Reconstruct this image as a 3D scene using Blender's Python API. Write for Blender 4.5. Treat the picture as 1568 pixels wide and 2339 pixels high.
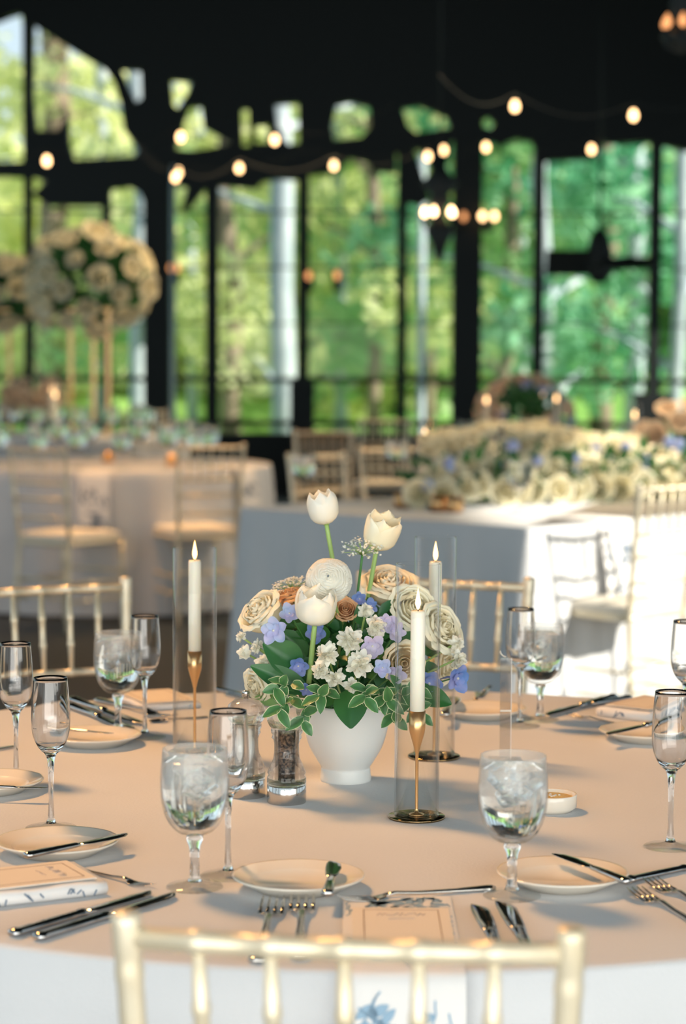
import bpy, math, random
from mathutils import Vector, Matrix, Euler, noise
PI = math.pi
for o in list(bpy.data.objects): bpy.data.objects.remove(o)
SC = bpy.context.scene
COL = SC.collection
# ------------------------------------------------------------------ camera
F, TH, RO, CH = 5006.0, 0.0704, 0.0049, 1.3585
cam = bpy.data.cameras.new('camera'); camo = bpy.data.objects.new('camera', cam); COL.objects.link(camo)
camo.matrix_world = Matrix.Translation((0, 0, CH)) @ Matrix.Rotation(PI/2-TH, 4, 'X') @ Matrix.Rotation(RO, 4, 'Z')
cam.sensor_fit = 'VERTICAL'; cam.sensor_height = 36; cam.sensor_width = 24.13; cam.lens = F/2339*36
cam.clip_end = 400
cam.dof.use_dof = True; cam.dof.focus_distance = 2.86; cam.dof.aperture_fstop = 4.3
SC.camera = camo
# ------------------------------------------------------------------ world, sun, lamps, exposure
W = bpy.data.worlds.new('sky'); SC.world = W; W.use_nodes = True
bg = W.node_tree.nodes['Background']; bg.inputs[0].default_value = (0.72, 0.90, 1.0, 1); bg.inputs[1].default_value = 1.0
def lamp(name, kind, loc, target, energy, color, size=1, size_y=None, **kw):
    l = bpy.data.lights.new(name, kind); l.energy = energy; l.color = color
    if kind == 'AREA':
        l.shape = 'RECTANGLE' if size_y else 'DISK'; l.size = size
        if size_y: l.size_y = size_y
        if 'spread' in kw: l.spread = math.radians(kw['spread'])
    o = bpy.data.objects.new(name, l); COL.objects.link(o); o.location = loc
    d = (Vector(target)-Vector(loc)).normalized(); o.rotation_euler = d.to_track_quat('-Z', 'Y').to_euler()
    return o
SUN = Vector((0.86, -0.30, 0.50)).normalized()
s = lamp('sun', 'SUN', (20, -6, 12), Vector((20, -6, 12))-SUN, 9.0, (1.0, 0.93, 0.80)); s.data.angle = math.radians(1.0)
lamp('daylight_opening', 'AREA', (-0.3, -1.6, 1.15), (0, 6, 0.9), 165, (1.0, 0.97, 0.90), 5.0, 1.9)
lamp('daylight_left', 'AREA', (-4.9, 8, 2.0), (0, 8, 1.0), 22, (0.70, 0.90, 1.0), 9.0, 2.4)
lamp('fill_right', 'AREA', (3.4, -0.9, 1.7), (0.0, 3.0, 0.95), 60, (1.0, 0.97, 0.88), 2.6, 1.5)  # added fill lamp inside the room, brightens the right side of the flowers
WARM = (1.0, 0.50, 0.17)
lamp('ceiling_lamp', 'AREA', (-1.9, 4.6, 4.3), (0.1, 3.0, 0.7), 39, WARM, 0.8, spread=80)
lamp('ceiling_lamp', 'AREA', (-1.5, 11.0, 4.3), (-0.5, 11.2, 0.7), 38, WARM, 1.0, spread=90)
lamp('ceiling_lamp', 'AREA', (1.6, 11.5, 4.3), (1.2, 10.5, 0.7), 75, (1.0, .76, .48), 1.0, spread=90)
lamp('ceiling_lamp', 'AREA', (0.0, 16.5, 4.3), (-1.2, 16.5, 0.7), 75, (1.0, 0.72, 0.42), 1.2, spread=110)
SC.view_settings.view_transform = 'Standard'; SC.view_settings.look = 'None'
SC.view_settings.exposure = 0.0; SC.view_settings.gamma = 1
try:
    SC.view_settings.use_curve_mapping = False
    SC.cycles.transparent_max_bounces = 32; SC.cycles.max_bounces = 14
    SC.cycles.transmission_bounces = 12; SC.cycles.sample_clamp_indirect = 6
except Exception: pass
# ------------------------------------------------------------------ pixel helpers
def ray(px, py):
    u, v = px-784, py-1169.5
    c, s_ = math.cos(RO), math.sin(RO); u, v = c*u+s_*v, -s_*u+c*v
    a, b = 1.0, -v/F
    return Vector((u/F, a*math.cos(TH)+b*math.sin(TH), -a*math.sin(TH)+b*math.cos(TH)))
def at(px, py, Y):
    d = ray(px, py); t = Y/d.y; return Vector((d.x*t, Y, CH+d.z*t))
TZ = 0.76
def tab(px, py, z=TZ):
    d = ray(px, py); t = (z-CH)/d.z; return Vector((d.x*t, d.y*t, z))
# ------------------------------------------------------------------ materials
def lin(c):
    return tuple(((x/255)/12.92 if x/255 < .04045 else ((x/255+.055)/1.055)**2.4) for x in c)
def mat(name, col, rough=.5, metal=0, **kw):
    m = bpy.data.materials.new(name); m.use_nodes = True
    p = m.node_tree.nodes['Principled BSDF']
    p.inputs['Base Color'].default_value = (*col, 1); p.inputs['Roughness'].default_value = rough
    p.inputs['Metallic'].default_value = metal
    for k, v in kw.items():
        p.inputs[k.replace('_', ' ')].default_value = v
    return m
def nodes(m): return m.node_tree.nodes, m.node_tree.links, m.node_tree.nodes['Principled BSDF']
def noise_color(m, c1, c2, scale, detail=3, lo=.35, hi=.65, bump=0, coord='Object', bscale=None):
    n, l, p = nodes(m)
    tc = n.new('ShaderNodeTexCoord'); t = n.new('ShaderNodeTexNoise'); t.inputs['Scale'].default_value = scale; t.inputs['Detail'].default_value = detail
    l.new(tc.outputs[coord], t.inputs['Vector'])
    r = n.new('ShaderNodeValToRGB'); r.color_ramp.elements[0].position = lo; r.color_ramp.elements[1].position = hi
    r.color_ramp.elements[0].color = (*c1, 1); r.color_ramp.elements[1].color = (*c2, 1)
    l.new(t.outputs['Fac'], r.inputs[0]); l.new(r.outputs[0], p.inputs['Base Color'])
    if bump:
        t2 = n.new('ShaderNodeTexNoise'); t2.inputs['Scale'].default_value = bscale or scale; t2.inputs['Detail'].default_value = 4
        l.new(tc.outputs[coord], t2.inputs['Vector'])
        b = n.new('ShaderNodeBump'); b.inputs['Strength'].default_value = bump; b.inputs['Distance'].default_value = .01
        l.new(t2.outputs['Fac'], b.inputs['Height']); l.new(b.outputs[0], p.inputs['Normal'])
    return m
def thin(name, col1, col2, scale, trans=.35, rough=.6):
    """petals and leaves: diffuse + translucent, colour varied by noise"""
    m = bpy.data.materials.new(name); m.use_nodes = True; n, l = m.node_tree.nodes, m.node_tree.links
    n.clear(); out = n.new('ShaderNodeOutputMaterial')
    tc = n.new('ShaderNodeTexCoord'); t = n.new('ShaderNodeTexNoise'); t.inputs['Scale'].default_value = scale
    l.new(tc.outputs['Object'], t.inputs['Vector'])
    r = n.new('ShaderNodeValToRGB'); r.color_ramp.elements[0].position = .38; r.color_ramp.elements[1].position = .62
    r.color_ramp.elements[0].color = (*col1, 1); r.color_ramp.elements[1].color = (*col2, 1); l.new(t.outputs['Fac'], r.inputs[0])
    p = n.new('ShaderNodeBsdfPrincipled'); p.inputs['Roughness'].default_value = rough
    tr = n.new('ShaderNodeBsdfTranslucent'); mx = n.new('ShaderNodeMixShader'); mx.inputs[0].default_value = trans
    l.new(r.outputs[0], p.inputs['Base Color']); l.new(r.outputs[0], tr.inputs[0])
    l.new(p.outputs[0], mx.inputs[1]); l.new(tr.outputs[0], mx.inputs[2]); l.new(mx.outputs[0], out.inputs[0])
    m['ramp'] = 1
    return m
def emit(name, col, st):
    m = bpy.data.materials.new(name); m.use_nodes = True; n, l = m.node_tree.nodes, m.node_tree.links
    n.clear(); out = n.new('ShaderNodeOutputMaterial'); e = n.new('ShaderNodeEmission')
    e.inputs[0].default_value = (*col, 1); e.inputs[1].default_value = st; l.new(e.outputs[0], out.inputs[0]); return m
def thin_glass(name, tint=(1, 1, 1), ior=1.45, amount=1.0, refr=0):
    m = bpy.data.materials.new(name); m.use_nodes = True; n, l = m.node_tree.nodes, m.node_tree.links
    n.clear(); out = n.new('ShaderNodeOutputMaterial')
    t = n.new('ShaderNodeBsdfTransparent'); t.inputs[0].default_value = (*tint, 1)
    g = n.new('ShaderNodeBsdfGlossy'); g.inputs['Roughness'].default_value = .01
    f = n.new('ShaderNodeLayerWeight'); f.inputs[0].default_value = .5
    pw = n.new('ShaderNodeMath'); pw.operation = 'POWER'; pw.inputs[1].default_value = 3.6; l.new(f.outputs['Facing'], pw.inputs[0])
    mm = n.new('ShaderNodeMath'); mm.operation = 'MULTIPLY_ADD'; mm.inputs[1].default_value = .85*amount; mm.inputs[2].default_value = .014*amount; l.new(pw.outputs[0], mm.inputs[0])
    mx = n.new('ShaderNodeMixShader'); l.new(mm.outputs[0], mx.inputs[0]); l.new(t.outputs[0], mx.inputs[1]); l.new(g.outputs[0], mx.inputs[2])
    if refr:
        gl = n.new('ShaderNodeBsdfGlass'); gl.inputs['Roughness'].default_value = 0; gl.inputs['IOR'].default_value = 1.4
        m2 = n.new('ShaderNodeMixShader'); m2.inputs[0].default_value = refr; l.new(mx.outputs[0], m2.inputs[1]); l.new(gl.outputs[0], m2.inputs[2]); mx = m2
    l.new(mx.outputs[0], out.inputs[0]); return m
M = {}
M['cloth'] = noise_color(mat('tablecloth_fabric', (.6, .6, .63), .85, Sheen_Weight=.2), (.57, .575, .585), (.62, .625, .635), 2.2, bump=.12, bscale=260)
M['gold'] = noise_color(mat('champagne_gold_paint', (.72, .58, .36), .40, .40), (.78, .69, .52), (.73, .62, .43), 14)
M['cushion'] = mat('ivory_cushion', (.72, .66, .56), .8)
M['black'] = mat('black_timber', (.0035, .0085, .0085), .7)
M['ceil'] = mat('black_ceiling', (.0035, .0085, .0085), .9)
M['floor'] = noise_color(mat('dark_floor', (.02, .025, .03), .5), (.005, .009, .010), (.009, .013, .014), 3, bump=.1)
M['pane'] = thin_glass('window_glass', (.97, .99, .99), 1.3, .35)
M['tube'] = thin_glass('clear_cylinder_glass', (.995, 1, .998), 1.5)
M['stemglass'] = thin_glass('stem_glass', (.985, .995, .995), 1.5, 1.4)
M['millglass'] = thin_glass('clear_acrylic_shell', (.985, .99, .985), 1.5, 1.5, .5)
M['footglass'] = thin_glass('foot_glass', (.985, .995, .995), 1.5, .5, .12)
M['glass'] = mat('clear_glass', (1, 1, 1), 0, Transmission_Weight=1.0, IOR=1.45)
M['water'] = mat('water', (1, 1, 1), 0, Transmission_Weight=1.0, IOR=1.30)
M['ice'] = mat('ice', (.97, .99, 1), .25, Transmission_Weight=1.0, IOR=1.2)
M['acrylic'] = mat('acrylic', (.98, .99, 1), .02, Transmission_Weight=1.0, IOR=1.4)
M['steel'] = mat('polished_steel', (.62, .60, .57), .14, 1)
M['knife'] = mat('mirror_steel', (.50, .50, .50), .10, 1)
M['china'] = mat('glazed_china', (.84, .77, .66), .12)  # white china, warm ceiling reflection tinted into its colour
M['vase'] = mat('matt_white_ceramic', (.80, .80, .77), .32)
M['brass'] = mat('brushed_brass', (.80, .48, .22), .28, .9)
M['darkgold'] = mat('mirror_black_gold', (.30, .20, .10), .10, 1)
M['candle'] = mat('ivory_wax', (.84, .80, .68), .45, Subsurface_Weight=.3, Subsurface_Radius=(.01, .006, .003), Subsurface_Scale=.5)
M['wick'] = mat('charred_wick', (.02, .015, .01), .9)
M['flame'] = emit('candle_flame', (1, .52, .18), 7)
M['bulb'] = emit('warm_bulb', (1, .60, .28), 7)
M['bulb2'] = emit('chandelier_bulb', (1, .62, .32), 12)
M['bulbdim'] = emit('dim_amber_bulb', (1, .42, .16), 1.6)
M['paper'] = mat('menu_card', (.80, .72, .62), .7)
M['line'] = mat('brown_ink', (.25, .17, .12), .8)
M['script'] = mat('grey_ink', (.50, .42, .36), .8)
M['napkin'] = mat('white_linen', (.78, .76, .74), .9)
M['blue_ink'] = mat('blue_print', (.28, .42, .55), .9)
M['navy_ink'] = mat('dusty_blue_print', (.16, .22, .30), .9)
M['salt'] = mat('salt_grains', (.86, .84, .80), .8)
M['pepper'] = noise_color(mat('peppercorns', (.1, .06, .04), .6), (.025, .015, .012), (.22, .14, .09), 320, 2, .4, .6, bump=.8)
M['butter'] = noise_color(mat('butter', (.85, .62, .26), .5), (.86, .60, .24), (.88, .68, .34), 60, bump=.6)
M['white'] = thin('white_petal', (.93, .92, .84), (.90, .88, .77), 30, .35)
M['cream'] = thin('cream_petal', (.95, .86, .66), (.93, .77, .52), 22, .22)
M['creamw'] = thin('ivory_petal', (.96, .92, .74), (.95, .86, .62), 18, .22)
M['peach'] = thin('peach_petal', (.85, .58, .34), (.80, .48, .26), 22, .25)
M['blue'] = thin('blue_petal', (.13, .27, .62), (.30, .34, .66), 40, .25)
M['paleblue'] = thin('pale_blue_petal', (.38, .52, .76), (.50, .50, .75), 40, .25)
M['lilac'] = thin('lilac_petal', (.50, .46, .68), (.60, .56, .70), 40, .25)
M['leaf'] = thin('deep_green_leaf', (.025, .12, .035), (.04, .17, .04), 20, .18, .35)
M['leaflight'] = thin('light_green_leaf', (.16, .33, .10), (.22, .40, .14), 20, .25, .4)
M['stem'] = mat('green_stem', (.30, .46, .14), .5)
M['stemdark'] = mat('dark_green_stem', (.06, .20, .05), .5)
M['bgcream'] = thin('garland_cream_petal', (.92, .87, .66), (.90, .82, .56), 9, .3)
M['bgpeach'] = thin('arrangement_peach_petal', (.84, .68, .48), (.80, .60, .42), 9, .2)
def variegated():
    m = bpy.data.materials.new('variegated_leaf'); m.use_nodes = True; n, l, p = nodes(m)
    uv = n.new('ShaderNodeTexCoord'); sx = n.new('ShaderNodeSeparateXYZ'); l.new(uv.outputs['UV'], sx.inputs[0])
    r = n.new('ShaderNodeValToRGB'); e = r.color_ramp.elements
    e[0].position = 0; e[0].color = (.05, .15, .05, 1); e[1].position = .93; e[1].color = (.62, .64, .40, 1)
    a = e.new(.82); a.color = (.07, .20, .06, 1)
    l.new(sx.outputs[0], r.inputs[0]); l.new(r.outputs[0], p.inputs['Base Color']); p.inputs['Roughness'].default_value = .4
    return m
M['varleaf'] = variegated()
def condensation():
    """goblet glass: clear thin glass, misted white over the chilled upper part"""
    m = thin_glass('misted_goblet_glass', (.99, 1, 1), 1.5, 1.2); n, l = m.node_tree.nodes, m.node_tree.links
    out = [x for x in n if x.type == 'OUTPUT_MATERIAL'][0]; base = out.inputs[0].links[0].from_socket
    tc = n.new('ShaderNodeTexCoord'); sx = n.new('ShaderNodeSeparateXYZ'); l.new(tc.outputs['Object'], sx.inputs[0])
    t = n.new('ShaderNodeTexNoise'); t.inputs['Scale'].default_value = 45; t.inputs['Detail'].default_value = 5; l.new(tc.outputs['Object'], t.inputs['Vector'])
    a = n.new('ShaderNodeMath'); a.operation = 'MULTIPLY_ADD'; l.new(t.outputs['Fac'], a.inputs[0]); a.inputs[1].default_value = .05; l.new(sx.outputs[2], a.inputs[2])
    mr = n.new('ShaderNodeMapRange'); l.new(a.outputs[0], mr.inputs[0])
    mr.inputs[1].default_value = .118; mr.inputs[2].default_value = .165; mr.inputs[3].default_value = 0.0; mr.inputs[4].default_value = .22
    d = n.new('ShaderNodeBsdfDiffuse'); d.inputs[0].default_value = (.90, .94, .95, 1); tr = n.new('ShaderNodeBsdfTranslucent'); tr.inputs[0].default_value = (.90, .94, .95, 1)
    m1 = n.new('ShaderNodeMixShader'); m1.inputs[0].default_value = .5; l.new(d.outputs[0], m1.inputs[1]); l.new(tr.outputs[0], m1.inputs[2])
    m2 = n.new('ShaderNodeMixShader'); l.new(mr.outputs[0], m2.inputs[0]); l.new(base, m2.inputs[1]); l.new(m1.outputs[0], m2.inputs[2]); l.new(m2.outputs[0], out.inputs[0]); return m
M['mist'] = condensation()
M['bark'] = [noise_color(mat('bark_brown', (.2, .15, .1), .9), (.20, .15, .11), (.34, .26, .19), 3, bump=.5),
             noise_color(mat('bark_grey', (.4, .45, .5), .9), (.34, .40, .45), (.52, .57, .60), 3, bump=.5)]
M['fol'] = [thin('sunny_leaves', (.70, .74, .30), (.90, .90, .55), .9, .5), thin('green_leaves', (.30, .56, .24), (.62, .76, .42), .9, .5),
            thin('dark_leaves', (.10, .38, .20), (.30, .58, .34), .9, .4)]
M['grass'] = noise_color(mat('lawn', (.2, .4, .1), .9), (.20, .40, .08), (.34, .55, .14), .6)
# ------------------------------------------------------------------ mesh builder
class MB:
    def __init__(s): s.v = []; s.f = []; s.m = []; s.uv = None
    def add(s, vs, fs, mi=0, X=None):
        b = len(s.v); s.v += [tuple(X @ Vector(v)) if X else tuple(v) for v in vs]
        s.f += [tuple(i+b for i in f) for f in fs]; s.m += [mi]*len(fs); return s
    def box(s, c, d, X=None, mi=0):
        vs = [(c[0]+i*d[0]/2, c[1]+j*d[1]/2, c[2]+k*d[2]/2) for i in (-1, 1) for j in (-1, 1) for k in (-1, 1)]
        return s.add(vs, [(0, 1, 3, 2), (4, 6, 7, 5), (0, 4, 5, 1), (2, 3, 7, 6), (0, 2, 6, 4), (1, 5, 7, 3)], mi, X)
    def lathe(s, prof, n=32, X=None, mi=0, ripple=None):
        vs, fs = [], []
        for r, z in prof:
            for i in range(n):
                a = 2*PI*i/n; rr = max(r, 1e-5)
                if ripple: rr *= ripple(a, z)
                vs.append((rr*math.cos(a), rr*math.sin(a), z))
        for k in range(len(prof)-1):
            for i in range(n):
                j = (i+1) % n; fs.append((k*n+i, k*n+j, (k+1)*n+j, (k+1)*n+i))
        if prof[0][0] > 1e-4: fs.append(tuple(range(n-1, -1, -1)))
        if prof[-1][0] > 1e-4: fs.append(tuple((len(prof)-1)*n+i for i in range(n)))
        return s.add(vs, fs, mi, X)
    def shell(s, outer, inner, n=32, X=None, mi=0, ripple=None):
        """closed lathe: outer profile bottom->top then inner top->bottom"""
        return s.lathe(outer+inner, n, X, mi, ripple)
    def tube(s, pts, rad, n=8, mi=0, X=None, caps=True):
        pts = [Vector(p) for p in pts]
        if not isinstance(rad, (list, tuple)): rad = [rad]*len(pts)
        vs, fs = [], []; up = None
        for k, p in enumerate(pts):
            t = (pts[min(k+1, len(pts)-1)]-pts[max(k-1, 0)]).normalized()
            if up is None: up = t.orthogonal().normalized()
            up = (up-t*up.dot(t)).normalized(); w = t.cross(up)
            for i in range(n):
                a = 2*PI*i/n; vs.append(p+rad[k]*(math.cos(a)*up+math.sin(a)*w))
        for k in range(len(pts)-1):
            for i in range(n):
                j = (i+1) % n; fs.append((k*n+i, k*n+j, (k+1)*n+j, (k+1)*n+i))
        if caps: fs += [tuple(range(n-1, -1, -1)), tuple((len(pts)-1)*n+i for i in range(n))]
        return s.add(vs, fs, mi, X)
    def grid(s, fn, nu, nv, mi=0, X=None, uvfn=None):
        vs = [fn(i/nu, j/nv) for j in range(nv+1) for i in range(nu+1)]
        fs = [(j*(nu+1)+i, j*(nu+1)+i+1, (j+1)*(nu+1)+i+1, (j+1)*(nu+1)+i) for j in range(nv) for i in range(nu)]
        b = len(s.v); s.add(vs, fs, mi, X)
        if uvfn:
            if s.uv is None: s.uv = {}
            for j in range(nv+1):
                for i in range(nu+1): s.uv[b+j*(nu+1)+i] = uvfn(i/nu, j/nv)
        return s
    def data(s, name, mats, smooth=True):
        me = bpy.data.meshes.new(name); me.from_pydata([tuple(v) for v in s.v], [], s.f)
        for m in (mats if isinstance(mats, (list, tuple)) else [mats]): me.materials.append(m)
        me.polygons.foreach_set('material_index', s.m)
        me.polygons.foreach_set('use_smooth', [smooth]*len(s.f))
        if s.uv:
            ul = me.uv_layers.new(name='UVMap')
            for lp in me.loops: ul.data[lp.index].uv = s.uv.get(lp.vertex_index, (0, 0))
        me.update(); return me
    def build(s, name, mats, parent=None, smooth=True, angle=None):
        me = s.data(name, mats, smooth)
        if angle: me.set_sharp_from_angle(angle=angle) if hasattr(me, 'set_sharp_from_angle') else None
        o = bpy.data.objects.new(name, me); COL.objects.link(o)
        if parent: o.parent = parent
        return o
def tag(o, label, cat, group=None):
    o['label'] = label; o['category'] = cat
    if group: o['group'] = group
    return o
def thing(name, label, cat, loc=(0, 0, 0), rz=0, group=None):
    o = bpy.data.objects.new(name, None); COL.objects.link(o); o.empty_display_size = .02
    o.location = loc; o.rotation_euler = (0, 0, rz); return tag(o, label, cat, group)
KIDS = {}
def kids(o):
    return [c for c in COL.objects if c.parent == o]
def dup(root, loc, rz=None, label=None, group=None, rot=None, scale=None):
    if root.name not in KIDS: KIDS[root.name] = [(c, kids(c)) for c in kids(root)]
    r = root.copy(); COL.objects.link(r); r.location = loc
    if rz is not None: r.rotation_euler = (0, 0, rz)
    if rot is not None: r.rotation_euler = rot
    if scale: r.scale = (scale,)*3
    if label: r['label'] = label
    if group: r['group'] = group
    for c, gs in KIDS[root.name]:
        d = c.copy(); COL.objects.link(d); d.parent = r
        for g in gs:
            e = g.copy(); COL.objects.link(e); e.parent = d
    return r
def struct(name, mb, m, smooth=False):
    o = mb.build(name, m, None, smooth); o['kind'] = 'structure'; return o
class Placer:
    """the first placement moves the source itself, later ones copy it"""
    def __init__(s, root): s.root = root; s.used = False
    def __call__(s, loc, rz=None, label=None, group=None, rot=None, scale=None):
        if not s.used:
            s.used = True; r = s.root
            if r.name not in KIDS: KIDS[r.name] = [(c, kids(c)) for c in kids(r)]
            r.location = loc
            if rz is not None: r.rotation_euler = (0, 0, rz)
            if rot is not None: r.rotation_euler = rot
            if scale: r.scale = (scale,)*3
            if label: r['label'] = label
            if group: r['group'] = group
            return r
        return dup(s.root, loc, rz, label, group, rot, scale)
def toward(d, spin=0):
    return Vector(d).normalized().to_track_quat('Z', 'Y').to_matrix().to_4x4() @ Matrix.Rotation(spin, 4, 'Z')
# ================================================================== STRUCTURE
WY = 22.0
struct('floor', MB().box((0, 10.25, -.05), (16, 24.5, .1)), M['floor'])
struct('ceiling', MB().box((0, 10.25, 5.15), (16, 24.5, .1)), M['ceil'])
def wx(px): return (px-784)*WY/F
def wz(py): return at(784, py, WY).z
# upper part of the rear wall: dark timber truss panel pierced by openings
def pierced(name, outer, holes, m, Y, th):
    cu = bpy.data.curves.new(name, 'CURVE'); cu.dimensions = '2D'; cu.fill_mode = 'BOTH'; cu.extrude = th/2
    for poly in [outer]+holes:
        sp = cu.splines.new('POLY'); sp.points.add(len(poly)-1)
        for k, (x, y) in enumerate(poly):
            p = at(x, y, Y); sp.points[k].co = (p.x, p.z, 0, 1)
        sp.use_cyclic_u = True
    tmp = bpy.data.objects.new('tmp', cu); COL.objects.link(tmp)
    dg = bpy.context.evaluated_depsgraph_get(); me = bpy.data.meshes.new_from_object(tmp.evaluated_get(dg))
    bpy.data.objects.remove(tmp); me.name = name
    me.materials.clear(); me.materials.append(m)
    o = bpy.data.objects.new(name, me); COL.objects.link(o); o['kind'] = 'structure'
    o.location = (0, Y, 0); o.rotation_euler = (PI/2, 0, 0); return o
outer = [(-900, -80), (2500, -80), (2500, 330), (1560, 345), (1505, 330), (1475, 325), (1400, 330), (1375, 325), (1350, 365), (1240, 370),
         (1215, 325), (1180, 318), (1150, 330), (1143, 352), (1136, 328), (1095, 322), (1085, 300), (1030, 325), (1028, 345), (1012, 415), (1000, 418), (966, 345),
         (945, 340), (972, 420), (982, 455), (960, 470), (925, 462), (922, 352), (905, 350), (905, 395), (850, 392), (842, 372), (800, 362), (765, 395), (700, 402), (690, 412), (640, 410), (600, 415),
         (585, 432), (500, 425), (470, 430), (430, 480), (415, 482), (430, 428), (395, 425), (333, 470), (322, 442), (300, 428), (255, 432), (235, 470), (110, 470), (75, 445), (110, 415), (75, 405), (62, 406), (12, 404), (-900, 404)]
holes = [[(-900, 360), (-900, 40), (20, 40), (45, 32), (60, 50), (60, 370), (12, 372)],
         [(78, 58), (90, 66), (130, 92), (200, 135), (240, 158), (262, 190), (278, 240), (286, 300), (318, 345), (310, 358), (170, 366), (160, 330), (155, 258), (135, 300), (85, 300), (76, 220)],
         [(278, 160), (323, 163), (325, 228), (312, 236)], [(391, 184), (440, 188), (432, 212), (408, 250), (396, 240)],
         [(400, 343), (432, 246), (462, 244), (466, 292), (532, 330), (450, 345)], [(552, 250), (568, 250), (572, 335), (554, 335)],
         [(582, 288), (614, 285), (612, 328), (584, 328)], [(628, 240), (682, 236), (684, 328), (660, 332), (634, 290)],
         [(768, 242), (800, 234), (845, 245), (848, 290), (825, 316), (764, 322), (758, 290)],
         [(918, 250), (960, 243), (1020, 268), (1030, 294), (950, 305), (932, 290)], [(1102, 276), (1116, 268), (1130, 282), (1120, 296), (1104, 292)]]
pierced('wall_back', outer, holes, M['black'], WY-.12, .20)
# posts and mullions of the rear glazed wall
n = 1
for x0, x1, top in [(62, 80, 30), (238, 256, 400), (332, 391, 200), (472, 500, 380), (679, 704, 380), (904, 926, 340), (1029, 1094, 300), (1211, 1234, 310), (1474, 1498, 320), (1620, 1680, 300), (-90, -50, 380)]:
    h = wz(top); mb = MB(); mb.box(((wx(x0)+wx(x1))/2, WY-.12, h/2), (wx(x1)-wx(x0), .18, h))
    if x0 == 679: mb.box((wx(691), WY-.3, .55), (.24, .2, 1.12))
    if x0 == 1474: mb.box((wx(1478), WY-.3, .50), (.34, .2, 1.05))
    struct('trim_%d' % n, mb, M['black']); n += 1
for ph, th in [(485, .018), (612, .018), (740, .016), (868, .05), (968, .06)]:   # thin glazing bars and the guard rail
    struct('trim_%d' % n, MB().box((0, WY+.02, wz(ph)), (13, .04, th)), M['black']); n += 1
struct('trim_%d' % n, MB().box((0, WY-.05, .3), (14, .2, .6)), M['black']); n += 1
bays = [-300, 71, 247, 362, 486, 691, 915, 1062, 1222, 1486, 1900]
for k in range(len(bays)-1):
    a, b = wx(bays[k]), wx(bays[k+1])
    w = MB().box(((a+b)/2, WY+.05, 2.0), (b-a-.02, .008, 3.0)).build('window_%d' % (k+1), M['pane'], None, False); w['kind'] = 'structure'
# unseen right wall, openings shaped to block the sun except onto the head table; left wall low
mb = MB(); wr = 5.0
for y0, y1, z0, z1 in [(-1.9, 4.3, 0, .9), (-1.9, 4.3, 2.6, 5.1), (4.3, 9.2, 0, .9), (4.3, 9.2, 3.9, 5.1), (9.2, 22, 0, .9), (9.2, 22, 2.8, 5.1)]:
    mb.box((wr, (y0+y1)/2, (z0+z1)/2), (.2, y1-y0, z1-z0))
for y in (-1.8, .2, 2.2, 4.3, 9.2, 11.5, 14, 16.5, 19): mb.box((wr, y, 2.5), (.2, .22, 5.0))
struct('wall_right', mb, M['black'])
mb = MB(); mb.box((-5.2, 10, .4), (.2, 24, .8)); mb.box((-5.2, 10, 4.5), (.2, 24, 1.2))
for y in (-1.8, .5, 2.8, 5.1, 7.4, 9.7, 12, 14.3, 16.6, 19, 21.5): mb.box((-5.2, y, 2.5), (.2, .22, 5.0))
struct('wall_left', mb, M['black'])
for k, (py, Yb) in enumerate([(140, 15), (60, 12.5)]):     # ceiling tie beams
    struct('trim_%d' % n, MB().box((0, Yb, 4.9), (14, .25, .3)), M['black']); n += 1
# ground, hillside and trees beyond the glass
def hill(u, v):
    x = -40+80*u; y = 22.6+70*v
    return (x, y, -.3+max(0, (y-30))*.11+1.0*noise.noise(Vector((x*.1, y*.1, 0))))
struct('ground', MB().grid(hill, 40, 40), M['grass'], True)
# ================================================================== TREES
rnd = random.Random(5)
def leaf_cloud(mb, c, rad, count, size, rr):
    for _ in range(count):
        d = Vector((rr.gauss(0, 1), rr.gauss(0, 1), rr.gauss(0, 1))).normalized()*(rr.random()**.4)
        p = Vector(c)+Vector((d.x*rad[0], d.y*rad[1], d.z*rad[2]))
        X = Matrix.Translation(p) @ toward((rr.gauss(0, 1), rr.gauss(0, 1), rr.gauss(0, 1)), rr.random()*6)
        s_ = size*rr.uniform(.6, 1.3)
        mb.add([(0, -s_, 0), (s_*.55, 0, s_*.12), (0, s_, 0), (-s_*.55, 0, s_*.12)], [(0, 1, 2, 3)], 0, X)
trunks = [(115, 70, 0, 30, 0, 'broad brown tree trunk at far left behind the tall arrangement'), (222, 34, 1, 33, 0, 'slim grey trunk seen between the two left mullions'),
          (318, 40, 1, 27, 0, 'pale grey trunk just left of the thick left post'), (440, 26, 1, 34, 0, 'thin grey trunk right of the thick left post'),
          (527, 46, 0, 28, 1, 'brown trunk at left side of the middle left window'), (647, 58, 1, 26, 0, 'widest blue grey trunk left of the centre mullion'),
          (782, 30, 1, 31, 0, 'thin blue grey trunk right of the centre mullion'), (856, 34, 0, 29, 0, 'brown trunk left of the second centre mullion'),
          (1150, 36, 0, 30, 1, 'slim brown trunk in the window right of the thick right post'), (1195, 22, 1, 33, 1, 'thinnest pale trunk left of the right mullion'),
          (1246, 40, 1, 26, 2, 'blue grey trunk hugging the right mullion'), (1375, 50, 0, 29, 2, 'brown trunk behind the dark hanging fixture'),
          (1450, 44, 1, 28, 1, 'pale trunk right of the dark hanging fixture'), (1545, 34, 1, 25, 2, 'blue grey trunk at the far right edge'), (985, 24, 0, 33, 0, 'thin brown trunk behind the small chandelier')]
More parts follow.
